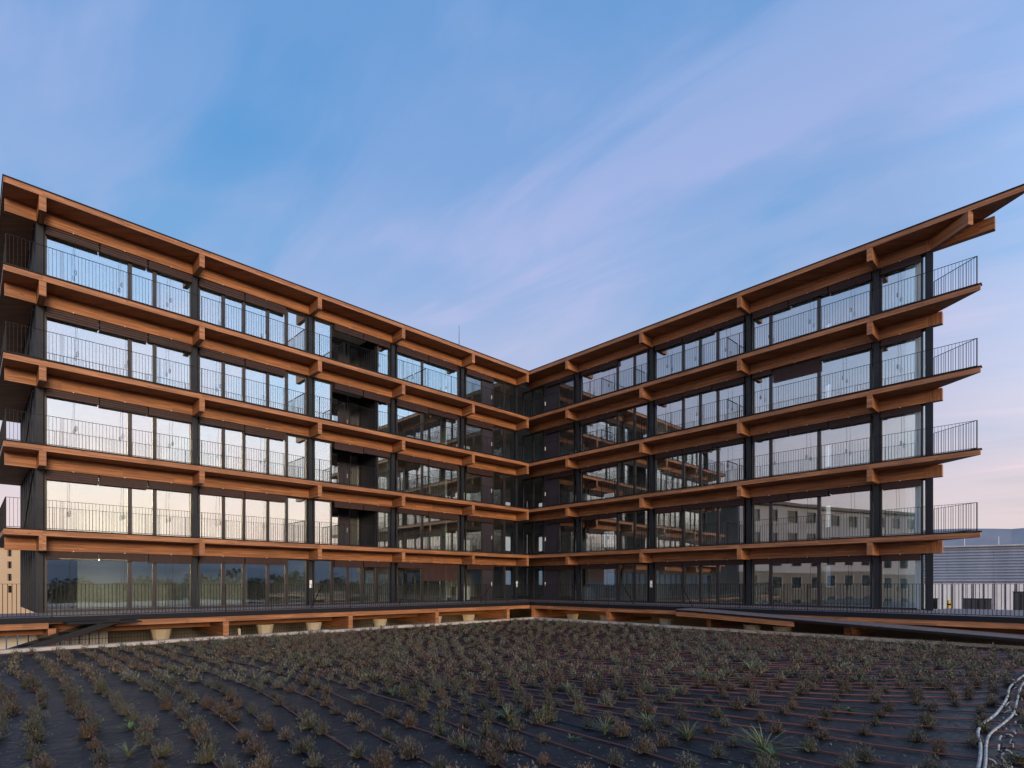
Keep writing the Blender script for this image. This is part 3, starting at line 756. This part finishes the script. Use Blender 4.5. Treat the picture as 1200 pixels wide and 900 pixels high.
# ------------------------------------------------------------------ ground, bed, kerb, lower court
def kerb_b(t): return 3.95 + (t - 4) * .024
g = MB()
S = 6000
g.face([(-S, -S, -4.5), (S, -S, -4.5), (S, S, -4.5), (-S, S, -4.5)], [(0, 0), (1, 0), (1, 1), (0, 1)])
tag(g.build('ground', M['ground']), kind='structure')
def bed_z(x, y):
    if y > 1: return -1.95 + .022 * (1 - abs(mnoise.noise(Vector((x * 1.1 + .4 * y, y * 1.5, 21))))) ** 5 * max(0, mnoise.noise(Vector((x * .4, y * .4, 2))) + .45) + .05 * mnoise.noise(Vector((x * .18, y * .18, 3))) + .025 * mnoise.noise(Vector((x * .7, y * .7, 9)))
    return -1.95 + .05 * mnoise.noise(Vector((x * .18, y * .18, 3))) + .025 * mnoise.noise(Vector((x * .7, y * .7, 9)))
def bed_sheet():
    g = MB(); n = 330; step = .13
    rows = []
    for i in range(n):
        row = []
        for j in range(n):
            t = 3.9 + i * .13; o = kerb_b(t) + .1 + j * .13
            x, y, _ = LW.p(t, o, 0); row.append((x, y, bed_z(x, y)))
        rows.append(row)
    verts = [p for r_ in rows for p in r_]
    faces = [(i * n + j, (i + 1) * n + j, (i + 1) * n + j + 1, i * n + j + 1) for i in range(n - 1) for j in range(n - 1)]
    me = bpy.data.meshes.new('planting_bed'); me.from_pydata(verts, [], faces); me.materials.append(M['membrane'])
    me.polygons.foreach_set('use_smooth', [True] * len(faces)); me.update()
    o = bpy.data.objects.new('planting_bed', me); COL.objects.link(o); tag(o, kind='structure')
bed_sheet()
k = MB()
ks = [3.6, 8, 12, 16, 20, 24, 28]
for t0, t1 in zip(ks[:-1], ks[1:]):
    q = lambda t, o, z: LW.p(t, o, z)
    k.hexa([q(t0, kerb_b(t0) - .15, -4.5), q(t1, kerb_b(t1) - .15, -4.5), q(t1, kerb_b(t1) + .2, -4.5), q(t0, kerb_b(t0) + .2, -4.5)],
           [q(t0, kerb_b(t0) - .15, -1.83), q(t1, kerb_b(t1) - .15, -1.86), q(t1, kerb_b(t1) + .2, -1.86), q(t0, kerb_b(t0) + .2, -1.83)])
k.box(RW, kerb_b(3.6) + .21, 30, 3.55, 3.9, -4.5, -1.84)
tag(k.build('kerb', M['concrete']), kind='structure')
# retaining wall of the court under the deck
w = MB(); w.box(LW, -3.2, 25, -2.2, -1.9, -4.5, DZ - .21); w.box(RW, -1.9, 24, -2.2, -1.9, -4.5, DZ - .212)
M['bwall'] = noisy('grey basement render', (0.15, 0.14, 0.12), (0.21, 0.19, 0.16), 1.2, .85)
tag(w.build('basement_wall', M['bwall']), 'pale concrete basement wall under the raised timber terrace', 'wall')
# flared concrete heads that carry the lower court
cg = 'flared concrete columns under the deck'
for fr, t, o in ((LW, 21.3, 1.7), (LW, 17.6, 1.9), (LW, 15.6, 2.1), (LW, 12.2, 1.9), (LW, 9.0, 2.0), (LW, 6.6, 1.8), (RW, 5.2, 1.8), (RW, 7.6, 1.9), (RW, 11.2, 1.9), (RW, 16.0, 3.3), (RW, 17.2, 3.3)):
    p = fr.p(t, o, -4.5); r = thing('flared_column', p, 'cream flared concrete column head standing in the gap below the deck', 'column', cg)
    c_ = MB().lathe(p, [(.20, 0), (.20, 2.1), (.34, 2.82), (.34, 2.84), (0, 2.84)], 12); c_.build('capital', M['cream'], r)
# mesh panels behind the gap
fe = thing('mesh_fence', (*LW.p(14, .4, 0)[:2], -4.5), 'dark wire mesh fence in the shadow under the deck', 'fence')
fm = MB()
for i in range(230): t = 2 + i * .1; fm.box(LW, t, t + .01, .40, .41, -3.4, -1.85)
for z in (-3.2, -2.5, -2.0): fm.box(LW, 2, 25, .39, .40, z, z + .015)
fm.build('wire', M['rail'], fe)['kind'] = 'stuff'
for i in range(8): MB().box(LW, 2 + i * 3.2, 2.06 + i * 3.2, .33, .39, -4.5, -1.8).build('post', M['rail'], fe)
# white sheeting and props under the left end
wp = thing('white_panel_wall', (*LW.p(22, -1.2, 0)[:2], -4.5), 'white ribbed panel wall in the court beneath the left end of the deck', 'wall')
for i in range(14): MB().box(LW, 22.5 + i * .30, 22.76 + i * .30, -1.3, -1.22, -4.4, -1.5).build('panel', M['white'], wp)
for t, tilt in ((19.5, .12), (18.7, -.1)):
    p = LW.p(t, 2.4, -2.9); tag(MB().bar(p, (p[0] + tilt, p[1], -1.75), .09).build('timber_prop', M['cream'], None), 'pale leaning timber prop under the left part of the deck' if tilt > 0 else 'pale upright timber prop nearer the middle under the deck', 'prop')
# warm lamps under the deck near the inner corner
lg = 'warm lamps under the deck'
for fr, t, o, z, e, lab in ((LW, 3.9, 1.6, -2.75, 60, 'warm lamp under the deck close to the inner corner'), (LW, 7.3, 1.2, -2.8, 34, 'warm lamp under the deck left of the inner corner'),
                       (RW, 6.6, 1.4, -2.8, 34, 'warm lamp under the deck right of the inner corner'), (LW, 13.0, 1.0, -2.9, 16, 'warm lamp under the middle of the left deck'), (LW, 17.2, 1.0, -2.9, 3, 'warm lamp under the left part of the deck')):
    p = fr.p(t, o, z); r = thing('bulkhead_lamp', p, lab, 'lamp', lg)
    MB().lathe(p, [(.09, -.03), (.09, 0), (.07, .05), (0, .06)], 10).build('lamp_shade', M['lamp'], r)
    MB().lathe(p, [(0, -.06), (.10, -.06), (.10, -.031)], 10).build('base', M['rail'], r)
    l = bpy.data.lights.new('lamp_light', 'POINT'); l.energy = e; l.color = (1, .62, .25); l.shadow_soft_size = .12
    lo = bpy.data.objects.new('lamp_light', l); COL.objects.link(lo); lo.parent = r; lo.location = (0, 0, .16)

# ------------------------------------------------------------------ planting
def theta(aq, bq):
    s = min(1, max(0, (bq - 11) / 10)); s = s * s * (3 - 2 * s)
    th = max(-8, min(50, 45 * (20.3 - aq) / 6))
    return R(th) * s
def streamline(a0, b0=22.0, bmin=4.6, bmax=33):
    pts = [(a0, b0)]
    for sgn in (1, -1):
        aq, bq = a0, b0; acc = []
        while bmin < bq < bmax and -30 < aq < 44:
            th = theta(aq, bq); aq -= sgn * math.sin(th) * .3; bq += sgn * math.cos(th) * .3; acc.append((aq, bq))
        pts = pts + acc if sgn == 1 else acc[::-1] + pts
    return pts
hoses = []; plants = []
aq = -16.0
while aq < 40:
    pl = streamline(aq + random.uniform(-.05, .05)); ph = random.uniform(0, 6); wv = random.uniform(.02, .06)
    pl = [(p_ + wv * math.sin(q_ * .9 + ph) + .05 * mnoise.noise(Vector((p_ * .5, q_ * .8, ph))), q_) for p_, q_ in pl if q_ > kerb_b(p_) + .35 and p_ > (4.25 if q_ < 12.5 else 4.75)]
    if len(pl) > 4: hoses.append(pl)
    aq += .50
def vis(p, m=60):
    if p[1] < 1.5: return False
    u = CX + FPX * p[0] / p[1]; v = HY - FPX * p[2] / p[1]
    return -m < u < 1200 + m and v < 900 + m
for i, h in enumerate(hoses):
    pts = []
    for (p_, q_) in h:
        x, y, _ = LW.p(p_, q_, 0); pts.append((x, y, bed_z(x, y) + .022))
    if not any(vis(p) for p in pts): continue
    pts2 = [p for p in pts if vis(p, 250)]
    black = i % 7 == 3
    mid = pts2[len(pts2) // 2]
    ob = MB().tube(pts2[::2] if len(pts2) > 8 else pts2, .012, 5).build('drip_hose', M['blackhose'] if black else M['hose'], loc=mid, smooth=True)
    tag(ob, 'thin black drip hose laid along a row of shrubs' if black else 'thin red brown drip hose laid along a row of shrubs', 'hose', 'black drip hoses on the planting bed' if black else 'red brown drip hoses on the planting bed')
    s = random.uniform(0, .3); last = h[0]; acc = 0
    gap = .36
    for (p_, q_) in h[1:]:
        acc += math.hypot(p_ - last[0], q_ - last[1]); last = (p_, q_)
        if acc > gap:
            acc = 0; gap = random.uniform(.27, .42) if p_ > 21.5 else (random.uniform(.26, .42) if p_ < 15 else random.uniform(.34, .52))
            if random.random() < .07: continue
            x, y, _ = LW.p(p_ + random.uniform(-.07, .07), q_ + random.uniform(-.05, .05), 0)
            if vis((x, y, -1.9), 40): plants.append((x, y))

def shrub_mesh(name, m, n, h, w, seed, lo=False):
    rnd = random.Random(seed); vs, fs = [], []
    for i in range(n):
        th = rnd.uniform(0, 6.283); el = rnd.uniform(.12, 1.5) ** 1.0
        L_ = h * rnd.uniform(.55, 1.1); r0 = rnd.uniform(0, .03)
        dx, dy = math.cos(th), math.sin(th)
        bx, by = dx * r0, dy * r0
        sp = math.cos(el) * w; up = math.sin(el) * L_ * (1.0)
        if up < .02: up = .02
        ex, ey = bx + dx * sp * rnd.uniform(.7, 1.1), by + dy * sp * rnd.uniform(.7, 1.1)
        # stem with sprig leaves along it
        k = 3 if lo else 6
        for q in range(k):
            f = (q + rnd.uniform(.3, 1)) / k
            cx, cy, cz = bx + (ex - bx) * f, by + (ey - by) * f, up * f
            ll = rnd.uniform(.022, .042) * (1.5 if lo else 1.0); lw = ll * (.26 if lo else .17)
            a2 = rnd.uniform(0, 6.283); e2 = rnd.uniform(.2, 1.3)
            tx, ty, tz = math.cos(a2) * math.cos(e2), math.sin(a2) * math.cos(e2), math.sin(e2)
            sx, sy = -math.sin(a2), math.cos(a2)
            i0 = len(vs)
            vs += [(cx - sx * lw, cy - sy * lw, cz), (cx + sx * lw, cy + sy * lw, cz), (cx + tx * ll, cy + ty * ll, cz + tz * ll)]
            fs.append((i0, i0 + 1, i0 + 2))
        if not lo:
            i0 = len(vs); vs += [(bx - .003, by, 0), (bx + .003, by, 0), (ex, ey, up)]; fs.append((i0, i0 + 1, i0 + 2))
    return vs, fs
def mesh_of(name, vs, fs, m):
    me = bpy.data.meshes.new(name); me.from_pydata(vs, [], fs); me.materials.append(m); me.update(); return me
HI = []
for v in range(12):
    vs, fs = shrub_mesh('s', None, 105, .165 + .014 * (v % 4), .115 + .012 * (v % 3), v)
    HI.append(mesh_of('heather_shrub', vs, fs, M['heather'][v % 4]))
SL = ['low brown heather shrub planted through the dark membrane', 'low olive green heather shrub planted through the dark membrane', 'low rust brown heather shrub planted through the dark membrane', 'low grey green shrub planted through the dark membrane']
SG = ['brown heather shrubs in the bed', 'olive heather shrubs in the bed', 'rust heather shrubs in the bed', 'grey green shrubs in the bed']
def inframe(x, y, z=-1.9):
    u = CX + FPX * x / y; v = HY - FPX * z / y; return -8 < u < 1208 and v < 905
plants.sort(key=lambda p: (0 if inframe(*p) else 1, p[1]))
near = plants[:296]; far = plants[296:]
def kind_of(x, y):
    n = mnoise.noise(Vector((x * .25, y * .25, 1))) + random.uniform(-.55, .55)
    return 0 if n < -.22 else (2 if n < .05 else (1 if n < .38 else 3))
for (x, y) in near:
    kd = kind_of(x, y); v = kd + 4 * random.randrange(3)
    o = bpy.data.objects.new('heather_shrub', HI[v]); COL.objects.link(o)
    o.location = (x, y, bed_z(x, y) - .005); o.rotation_euler = (0, 0, random.uniform(0, 6.28))
    s = random.uniform(.72, 1.25); o.scale = (s, s, s * random.uniform(.85, 1.15))
    tag(o, SL[kd], 'shrub', SG[kd])
LO = [shrub_mesh('l', None, 46, .165 + .012 * (v % 3), .135, 50 + v, True) for v in range(6)]
fv = [[], [], [], []]; ff = [[], [], [], []]
for (x, y) in far:
    kd = kind_of(x, y); vs, fs = random.choice(LO); r = random.uniform(0, 6.28); c, s_ = math.cos(r), math.sin(r); s = random.uniform(.8, 1.3)
    z = bed_z(x, y); i0 = len(fv[kd])
    fv[kd] += [(x + (c * a_ - s_ * b_) * s, y + (s_ * a_ + c * b_) * s, z + c_ * s) for a_, b_, c_ in vs]; ff[kd] += [tuple(i + i0 for i in f) for f in fs]
av, af, mi = [], [], []
for kd in range(4):
    i0 = len(av); av += fv[kd]; af += [tuple(i + i0 for i in f) for f in ff[kd]]; mi += [kd] * len(ff[kd])
me = bpy.data.meshes.new('distant_shrubs'); me.from_pydata(av, [], af)
for m_ in M['heather']: me.materials.append(m_)
me.polygons.foreach_set('material_index', mi); me.update()
tag(bpy.data.objects.new('distant_shrubs', me), 'rows of low heather shrubs filling the back of the planting bed', 'shrubs', None, 'stuff')
COL.objects.link(bpy.data.objects['distant_shrubs'])

# green weeds and grass tufts
def tuft_mesh(seed, n=30, h=.3, lean=.18, m='grass'):
    rnd = random.Random(seed); vs, fs = [], []
    for i in range(n):
        th = rnd.uniform(0, 6.283); L_ = h * rnd.uniform(.5, 1.1); le = lean * rnd.uniform(.3, 1.3); w = rnd.uniform(.004, .008) if m == 'grass' else .014
        dx, dy = math.cos(th), math.sin(th); sx, sy = -dy * w, dx * w
        p = [(dx * le * f ** 1.6, dy * le * f ** 1.6, L_ * (f - .25 * f * f * f)) for f in (0, .4, .75, 1)]
        i0 = len(vs)
        for q, k_ in zip(p, (1, .9, .6, .05)): vs += [(q[0] - sx * k_, q[1] - sy * k_, q[2]), (q[0] + sx * k_, q[1] + sy * k_, q[2])]
        for q in range(3): j = i0 + 2 * q; fs.append((j, j + 1, j + 3, j + 2))
    return mesh_of('grass_tuft', vs, fs, M[m])
TU = [tuft_mesh(i, 34 + 6 * i, .22 + .02 * i, .22 + .04 * i) for i in range(4)]
WD = [tuft_mesh(20 + i, 22, .11, .15, 'weed') for i in range(2)]
tufts = [(596, 846, 1.3), (466, 770, .9), (545, 880, .8), (895, 885, 1.25), (870, 800, .9), (708, 862, 1.1), (806, 870, 1.0), (826, 800, .9), (700, 775, .8), (1008, 800, 1.0), (985, 782, .9), (880, 788, 1.1),
         (1090, 800, .9), (1165, 770, .9), (200, 800, .9), (420, 825, .8), (460, 815, 1.0), (640, 790, .7), (665, 812, .9), (758, 850, .8), (150, 885, .9), (335, 800, .6), (790, 815, .8), (1115, 785, .8), (620, 772, .9)]
for i, (px, py, s) in enumerate(tufts):
    p = ground_pt(px, py, -1.95); o = bpy.data.objects.new('grass_tuft', TU[i % 4]); COL.objects.link(o)
    o.location = (p[0], p[1], bed_z(p[0], p[1])); o.scale = (s,) * 3; o.rotation_euler = (0, 0, i * 1.3)
    tag(o, 'tuft of long green grass blades growing among the low shrubs', 'grass', 'grass tufts among the shrubs')
for i, (px, py, s) in enumerate([(372, 788, 1), (152, 855, 1.1), (905, 893, 1.6), (996, 834, 1.0), (1195, 895, 1.3), (585, 842, .9), (670, 868, .8), (465, 769, 1.3)]):
    p = ground_pt(px, py, -1.95); o = bpy.data.objects.new('leafy_weed', WD[i % 2]); COL.objects.link(o)
    o.location = (p[0], p[1], bed_z(p[0], p[1])); o.scale = (s,) * 3; o.rotation_euler = (0, 0, i * .9)
    tag(o, 'small bright green leafy weed sprouting on the membrane', 'weed', 'leafy weeds on the membrane')

# white irrigation pipes and their manifold
def pipe(pxs, r, label, dz=.03):
    pts = [Vector(ground_pt(x, y, -1.93)) + Vector((0, 0, dz)) for x, y in pxs]
    out = []
    for i in range(len(pts) - 1):
        p0 = pts[max(0, i - 1)]; p1 = pts[i]; p2 = pts[i + 1]; p3 = pts[min(len(pts) - 1, i + 2)]
        for q in range(5):
            t = q / 5; out.append(.5 * ((2 * p1) + (p2 - p0) * t + (2 * p0 - 5 * p1 + 4 * p2 - p3) * t * t + (3 * p1 - p0 - 3 * p2 + p3) * t ** 3))
    out.append(pts[-1])
    return tag(MB().tube(out, r, 8).build('irrigation_pipe', M['pipe'], loc=tuple(pts[len(pts) // 2]), smooth=True), label, 'pipe')
pipe([(1143, 915), (1148, 895), (1149, 876), (1146, 860), (1153, 850), (1168, 838), (1180, 820), (1183, 808), (1192, 799), (1204, 790)], .018, 'white irrigation pipe curving up the right edge of the bed, left of its twin')
pipe([(1152, 915), (1155, 895), (1156, 874), (1161, 862), (1176, 850), (1188, 838), (1192, 822), (1197, 806), (1206, 794)], .015, 'white irrigation pipe lying just right of its longer twin')
MF = thing('valve_manifold', ground_pt(1178, 868, -1.93), 'cluster of black and white irrigation fittings beside the white pipes', 'fittings')
rnd = random.Random(4)
for i in range(84):
    py = 792 + i * 1.35; px = 1194 - (py - 790) * .17 + rnd.uniform(-10, 10)
    p = Vector(ground_pt(px, py, -1.94)); q = p + Vector((rnd.uniform(-.07, .07), rnd.uniform(-.07, .07), rnd.uniform(.01, .07)))
    MB().tube([p + Vector((0, 0, .015)), (p + q) / 2 + Vector((0, 0, .02)), q], rnd.uniform(.007, .012), 6).build('fitting', M['pipe'] if i % 3 == 0 else M['blackhose'], MF, smooth=True)

# ------------------------------------------------------------------ neighbours
# corrugated warehouse on the right
def img_pt(px, D, z): return ((px - CX) / FPX * D, D, z)
q0 = Vector(img_pt(1060, 76, 0)); q1 = Vector(img_pt(1420, 62, 0)); d = (q1 - q0); WL = d.length; d.normalize()
WF = Frame((q0.x, q0.y), (d.x, d.y), (-d.y, d.x), False)     # o<0 is toward us
WH = thing('warehouse', (q0.x, q0.y, -4.5), 'long grey corrugated metal warehouse beyond the right end of the deck', 'warehouse')
M['corr'] = noisy('blue grey corrugated metal', (0.30, 0.31, 0.35), (0.40, 0.41, 0.45), .4, 0.38, metal=.55, stretch=(1, 1, .3))
M['wwall'] = noisy('white panel wall', (0.55, 0.54, 0.55), (0.68, 0.66, 0.66), .5, .6)
M['gcont'] = noisy('dark grey container', (0.022, 0.024, 0.03), (0.034, 0.037, 0.044), 1, .6)
ns = 30
for sgm in range(6):
    c = MB(); t0, t1 = WL * sgm / 6 + .01, WL * (sgm + 1) / 6 - .01
    z = .25
    while z < 4.6:
        c.hexa([WF.p(t0, -.02, z), WF.p(t1, -.02, z), WF.p(t1, .25, z), WF.p(t0, .25, z)], [WF.p(t0, -.16, z + .14), WF.p(t1, -.16, z + .14), WF.p(t1, .25, z + .14), WF.p(t0, .25, z + .14)])
        c.hexa([WF.p(t0, -.16, z + .142), WF.p(t1, -.16, z + .142), WF.p(t1, .25, z + .142), WF.p(t0, .25, z + .142)], [WF.p(t0, -.02, z + .36), WF.p(t1, -.02, z + .36), WF.p(t1, .25, z + .36), WF.p(t0, .25, z + .36)])
        z += .37
    c.build('cladding', M['corr'], WH)
MB().box(WF, 0, WL, .26, 24, -4.5, 4.75).build('wall', M['corr'], WH)
MB().box(WF, -.2, WL, -.3, 24, 4.76, 4.95).build('roof', M['corr'], WH)
for i in range(34):
    t = 1 + i * 1.05
    MB().box(WF, t, t + .82, -.12, -.02, -4.5, .1).build('panel', M['wwall'], WH)
for i in range(8): MB().box(WF, 3 + i * 3.4, 3.05 + i * 3.4, .4, .45, 4.951, 6.0).build('guard_post', M['white'], WH)
for px0, px1, y0, y1, lab in ((1131, 1157, 702, 730, 'dark grey low container standing in front of the warehouse'), (1190, 1212, 694, 735, 'dark tall cabinet at the right edge in front of the warehouse'), (1092, 1098, 702, 722, 'small dark box beside the last column of the building')):
    D = 48; f = lambda y: (HY - y) / FPX * D
    r = thing('storage_container', img_pt((px0 + px1) / 2, D, -4.5), lab, 'container')
    x0 = (px0 - CX) / FPX * D; x1 = (px1 - CX) / FPX * D
    CF = Frame((x0, D), (d.x, d.y), (-d.y, d.x), False); cw = (x1 - x0) * .93
    MB().box(CF, 0, cw, 0, .8, -4.5, f(y0)).build('body', M['gcont'], r)
    MB().box(CF, -.04, cw + .04, -.04, .84, f(y0) + .001, f(y0) + .06).build('lid', M['cap'], r)
    for q in range(1, 4): MB().box(CF, cw * q / 4 - .03, cw * q / 4 + .03, -.03, -.001, -4.4, f(y0) - .06).build('rib', M['cap'], r)
# beige block on the left
M['beige'] = noisy('beige render', (0.50, 0.36, 0.22), (0.56, 0.41, 0.26), .3, .85)
D = 62
HB = thing('beige_apartment_block', img_pt(-20, D, -4.5), 'beige rendered apartment block with small windows beyond the left end of the building', 'building')
xr = (40 - CX) / FPX * D
wz = [(HY - y) / FPX * D for y in (648, 662, 676.5, 690.5)]
xs = [(px - CX) / FPX * D for px in (11, -14, -38)]
m_ = MB(); ww, hh = .24, .38
cur = xr
for x in xs:
    m_.box(WORLD, x + ww, cur, D, D + 12, -4.5, 4.05); zb = -4.5
    for z in sorted(wz): m_.box(WORLD, x - ww, x + ww, D, D + .3, zb, z - hh); zb = z + hh
    m_.box(WORLD, x - ww, x + ww, D, D + .3, zb, 4.05); m_.box(WORLD, x - ww, x + ww, D + .32, D + 12, -4.5, 4.05)
    cur = x - ww
m_.box(WORLD, cur - 12, cur, D, D + 12, -4.5, 4.05)
m_.build('wall', M['beige'], HB)
MB().box(WORLD, cur - 12.3, xr + .3, D - .3, D + 12.3, 4.052, 4.3).build('roof', M['beige'], HB)
for x in xs:
    for z in wz:
        f = MB().box(WORLD, x - ww, x - ww + .04, D + .16, D + .22, z - hh, z + hh).box(WORLD, x + ww - .04, x + ww, D + .16, D + .22, z - hh, z + hh).build('window', M['frame'], HB)
        MB().box(WORLD, x - ww + .04, x + ww - .04, D + .18, D + .2, z - hh, z + hh).build('pane', M['darkglass'], f)
# hills
M['hill'] = noisy('wooded hillside with painted haze', (0.20, 0.21, 0.235), (0.27, 0.28, 0.305), .004, .95)  # pale grey-blue: distance haze is painted into the hillside colour
def hill(name, az0, az1, r, hmax, seed, hm='hill'):
    n = 80; vs = []; fs = []
    for i in range(n):
        az = R(az0 + (az1 - az0) * i / (n - 1)); f = math.sin(math.pi * i / (n - 1)) ** .35
        h = hmax * f * (.86 + .2 * mnoise.noise(Vector((i * .09, seed, 0))) + .03 * mnoise.noise(Vector((i * .9, seed, 5))))
        for k_, (rr, hh) in enumerate(((r, -5), (r * 1.06, h * .45), (r * 1.14, h * .8), (r * 1.2, h), (r * 1.35, -5))): vs.append((math.sin(az) * rr, math.cos(az) * rr, hh))
    for i in range(n - 1):
        for k_ in range(4): j = i * 5 + k_; fs.append((j, j + 5, j + 6, j + 1))
    tag_o = bpy.data.objects.new(name, mesh_of(name, vs, fs, M[hm])); COL.objects.link(tag_o); tag(tag_o, kind='structure')
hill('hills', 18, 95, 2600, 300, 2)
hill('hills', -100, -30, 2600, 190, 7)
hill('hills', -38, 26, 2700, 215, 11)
M['hill2'] = noisy('dark wooded hillside', (0.26, 0.23, 0.21), (0.34, 0.30, 0.28), .004, .95)
hill('hills', 97, 205, 2500, 205, 4, 'hill2')

# what the glass mirrors: a block of flats to the left behind us, a line of trees to the right behind us
M['render1'] = noisy('pale pinkish render', (0.30, 0.275, 0.285), (0.37, 0.34, 0.345), .3, .85)
M['render2'] = noisy('brown render', (0.11, 0.088, 0.075), (0.155, 0.125, 0.105), .3, .85)
dF = Vector((-.42, -.9, 0)).normalized()
BF = Frame((-34, 12), (dF.x, dF.y), (-dF.y, dF.x), False)
NB = thing('opposite_apartment_block', (-34, 12, -4.5), 'pale and brown apartment block mirrored in the glass of the right wing', 'building')
for fl_ in range(5):
    zb = -4.5 + fl_ * 3.0; m_ = MB(); mm = 'render2' if fl_ in (0, 1) else 'render1'
    cur = 0
    for wv in range(11):
        s = 1.6 + wv * 3.6; e = s + 1.7
        m_.box(BF, cur, s, 0, .3, zb, zb + 3); m_.box(BF, s, e, 0, .3, zb, zb + .9); m_.box(BF, s, e, 0, .3, zb + 2.4, zb + 3); cur = e
        MB().box(BF, s - .12, e + .12, .301, .36, zb + .78, zb + .88).box(BF, s - .12, s - .01, .301, .33, zb + .89, zb + 2.5).box(BF, e + .01, e + .12, .301, .33, zb + .89, zb + 2.5).build('sill', M['render1'], NB)
        if (wv + fl_) % 3 == 0: MB().box(BF, s + .1, e - .1, .121, .135, zb + 1.4 + .2 * (wv % 3), zb + 2.38).build('shutter', M['wwall'], NB)
        f = MB().box(BF, s, s + .08, .1, .2, zb + .9, zb + 2.4).box(BF, e - .08, e, .1, .2, zb + .9, zb + 2.4).build('window', M['frame'], NB)
        MB().box(BF, s + .08, e - .08, .14, .16, zb + .9, zb + 2.4).build('pane', M['darkglass'], f)
    m_.box(BF, cur, 42, 0, .3, zb, zb + 3); m_.build('wall', M[mm], NB)
MB().box(BF, 0, 42, -11, -.001, -4.5, 10.5).build('core', M['render2'], NB)
MB().box(BF, -.6, 42.6, -11.5, .9, 10.502, 10.9).build('roof', M['render2'], NB)
M['tree'] = noisy('dark tree foliage', (0.035, 0.045, 0.025), (0.07, 0.085, 0.045), 1.0, .8)
def wood_belt():
    rnd = random.Random(9); vs, fs = [], []
    for i in range(170):
        az = R(rnd.uniform(78, 178)); D = rnd.uniform(70, 95); cx, cy = math.sin(az) * D, math.cos(az) * D; h = rnd.uniform(4.2, 5.6) if rnd.random() < .75 else rnd.uniform(5.6, 7.4)
        r = rnd.uniform(1.6, 3.0)
        for q in range(240):
            v = Vector((rnd.gauss(0, 1), rnd.gauss(0, 1), rnd.gauss(0, 1))).normalized() * rnd.uniform(.3, 1) ** .5
            c = Vector((cx + v.x * r, cy + v.y * r, -4.5 + h * .56 + v.z * h * .44)); a_ = Vector((rnd.uniform(-1, 1), rnd.uniform(-1, 1), rnd.uniform(-1, 1))) * .5; b_ = Vector((rnd.uniform(-1, 1), rnd.uniform(-1, 1), rnd.uniform(-1, 1))) * .5
            i0 = len(vs); vs += [tuple(c - a_), tuple(c + b_), tuple(c + a_)]; fs.append((i0, i0 + 1, i0 + 2))
        i0 = len(vs); vs += [(cx - .15, cy, -4.5), (cx + .15, cy, -4.5), (cx, cy, -4.5 + h * .7)]; fs.append((i0, i0 + 1, i0 + 2))
    o = bpy.data.objects.new('far_wood', mesh_of('far_wood', vs, fs, M['tree'])); COL.objects.link(o)
    tag(o, 'dark belt of trees on the far side of the park, seen only as reflection', 'trees', None, 'stuff')
wood_belt()

yb = thing('yellow_bollard', img_pt(1112, 47, -4.5), 'small yellow bollard standing in front of the white warehouse wall', 'bollard')
M['yellow'] = mat('yellow paint', (0.62, 0.42, 0.04), 0.5)[0]
MB().lathe(img_pt(1112, 47, -4.5), [(.13, 0), (.13, 3.1), (.1, 3.17), (0, 3.19)], 10).build('post', M['yellow'], yb)
MB().lathe(img_pt(1112, 47, -4.5), [(.135, 2.75), (.135, 2.9)], 10).build('band', M['rail'], yb)

M['litter'] = noisy('dry leaf litter', (0.16, 0.12, 0.08), (0.34, 0.29, 0.22), 3.0, 0.9)
rnd = random.Random(31); vs, fs = [], []
for i in range(2600):
    px = rnd.uniform(-20, 1220); py = 735 + 175 * rnd.random() ** .8; p = ground_pt(px, py, -1.95)
    if p[1] > 27: continue
    z = bed_z(p[0], p[1]) + .006; a_ = rnd.uniform(0, 6.28); L_ = rnd.uniform(.006, .022) if rnd.random() < .9 else rnd.uniform(.03, .07); w_ = rnd.uniform(.003, .009)
    c_, s_ = math.cos(a_), math.sin(a_); i0 = len(vs)
    vs += [(p[0] - c_ * L_, p[1] - s_ * L_, z), (p[0] + s_ * w_, p[1] - c_ * w_, z + .004), (p[0] + c_ * L_, p[1] + s_ * L_, z + rnd.uniform(0, .012)), (p[0] - s_ * w_, p[1] + c_ * w_, z + .004)]
    fs.append((i0, i0 + 1, i0 + 2, i0 + 3))
o = bpy.data.objects.new('leaf_litter', mesh_of('leaf_litter', vs, fs, M['litter'])); COL.objects.link(o)
tag(o, 'specks of dry leaf litter and chips scattered over the dark membrane', 'litter', None, 'stuff')
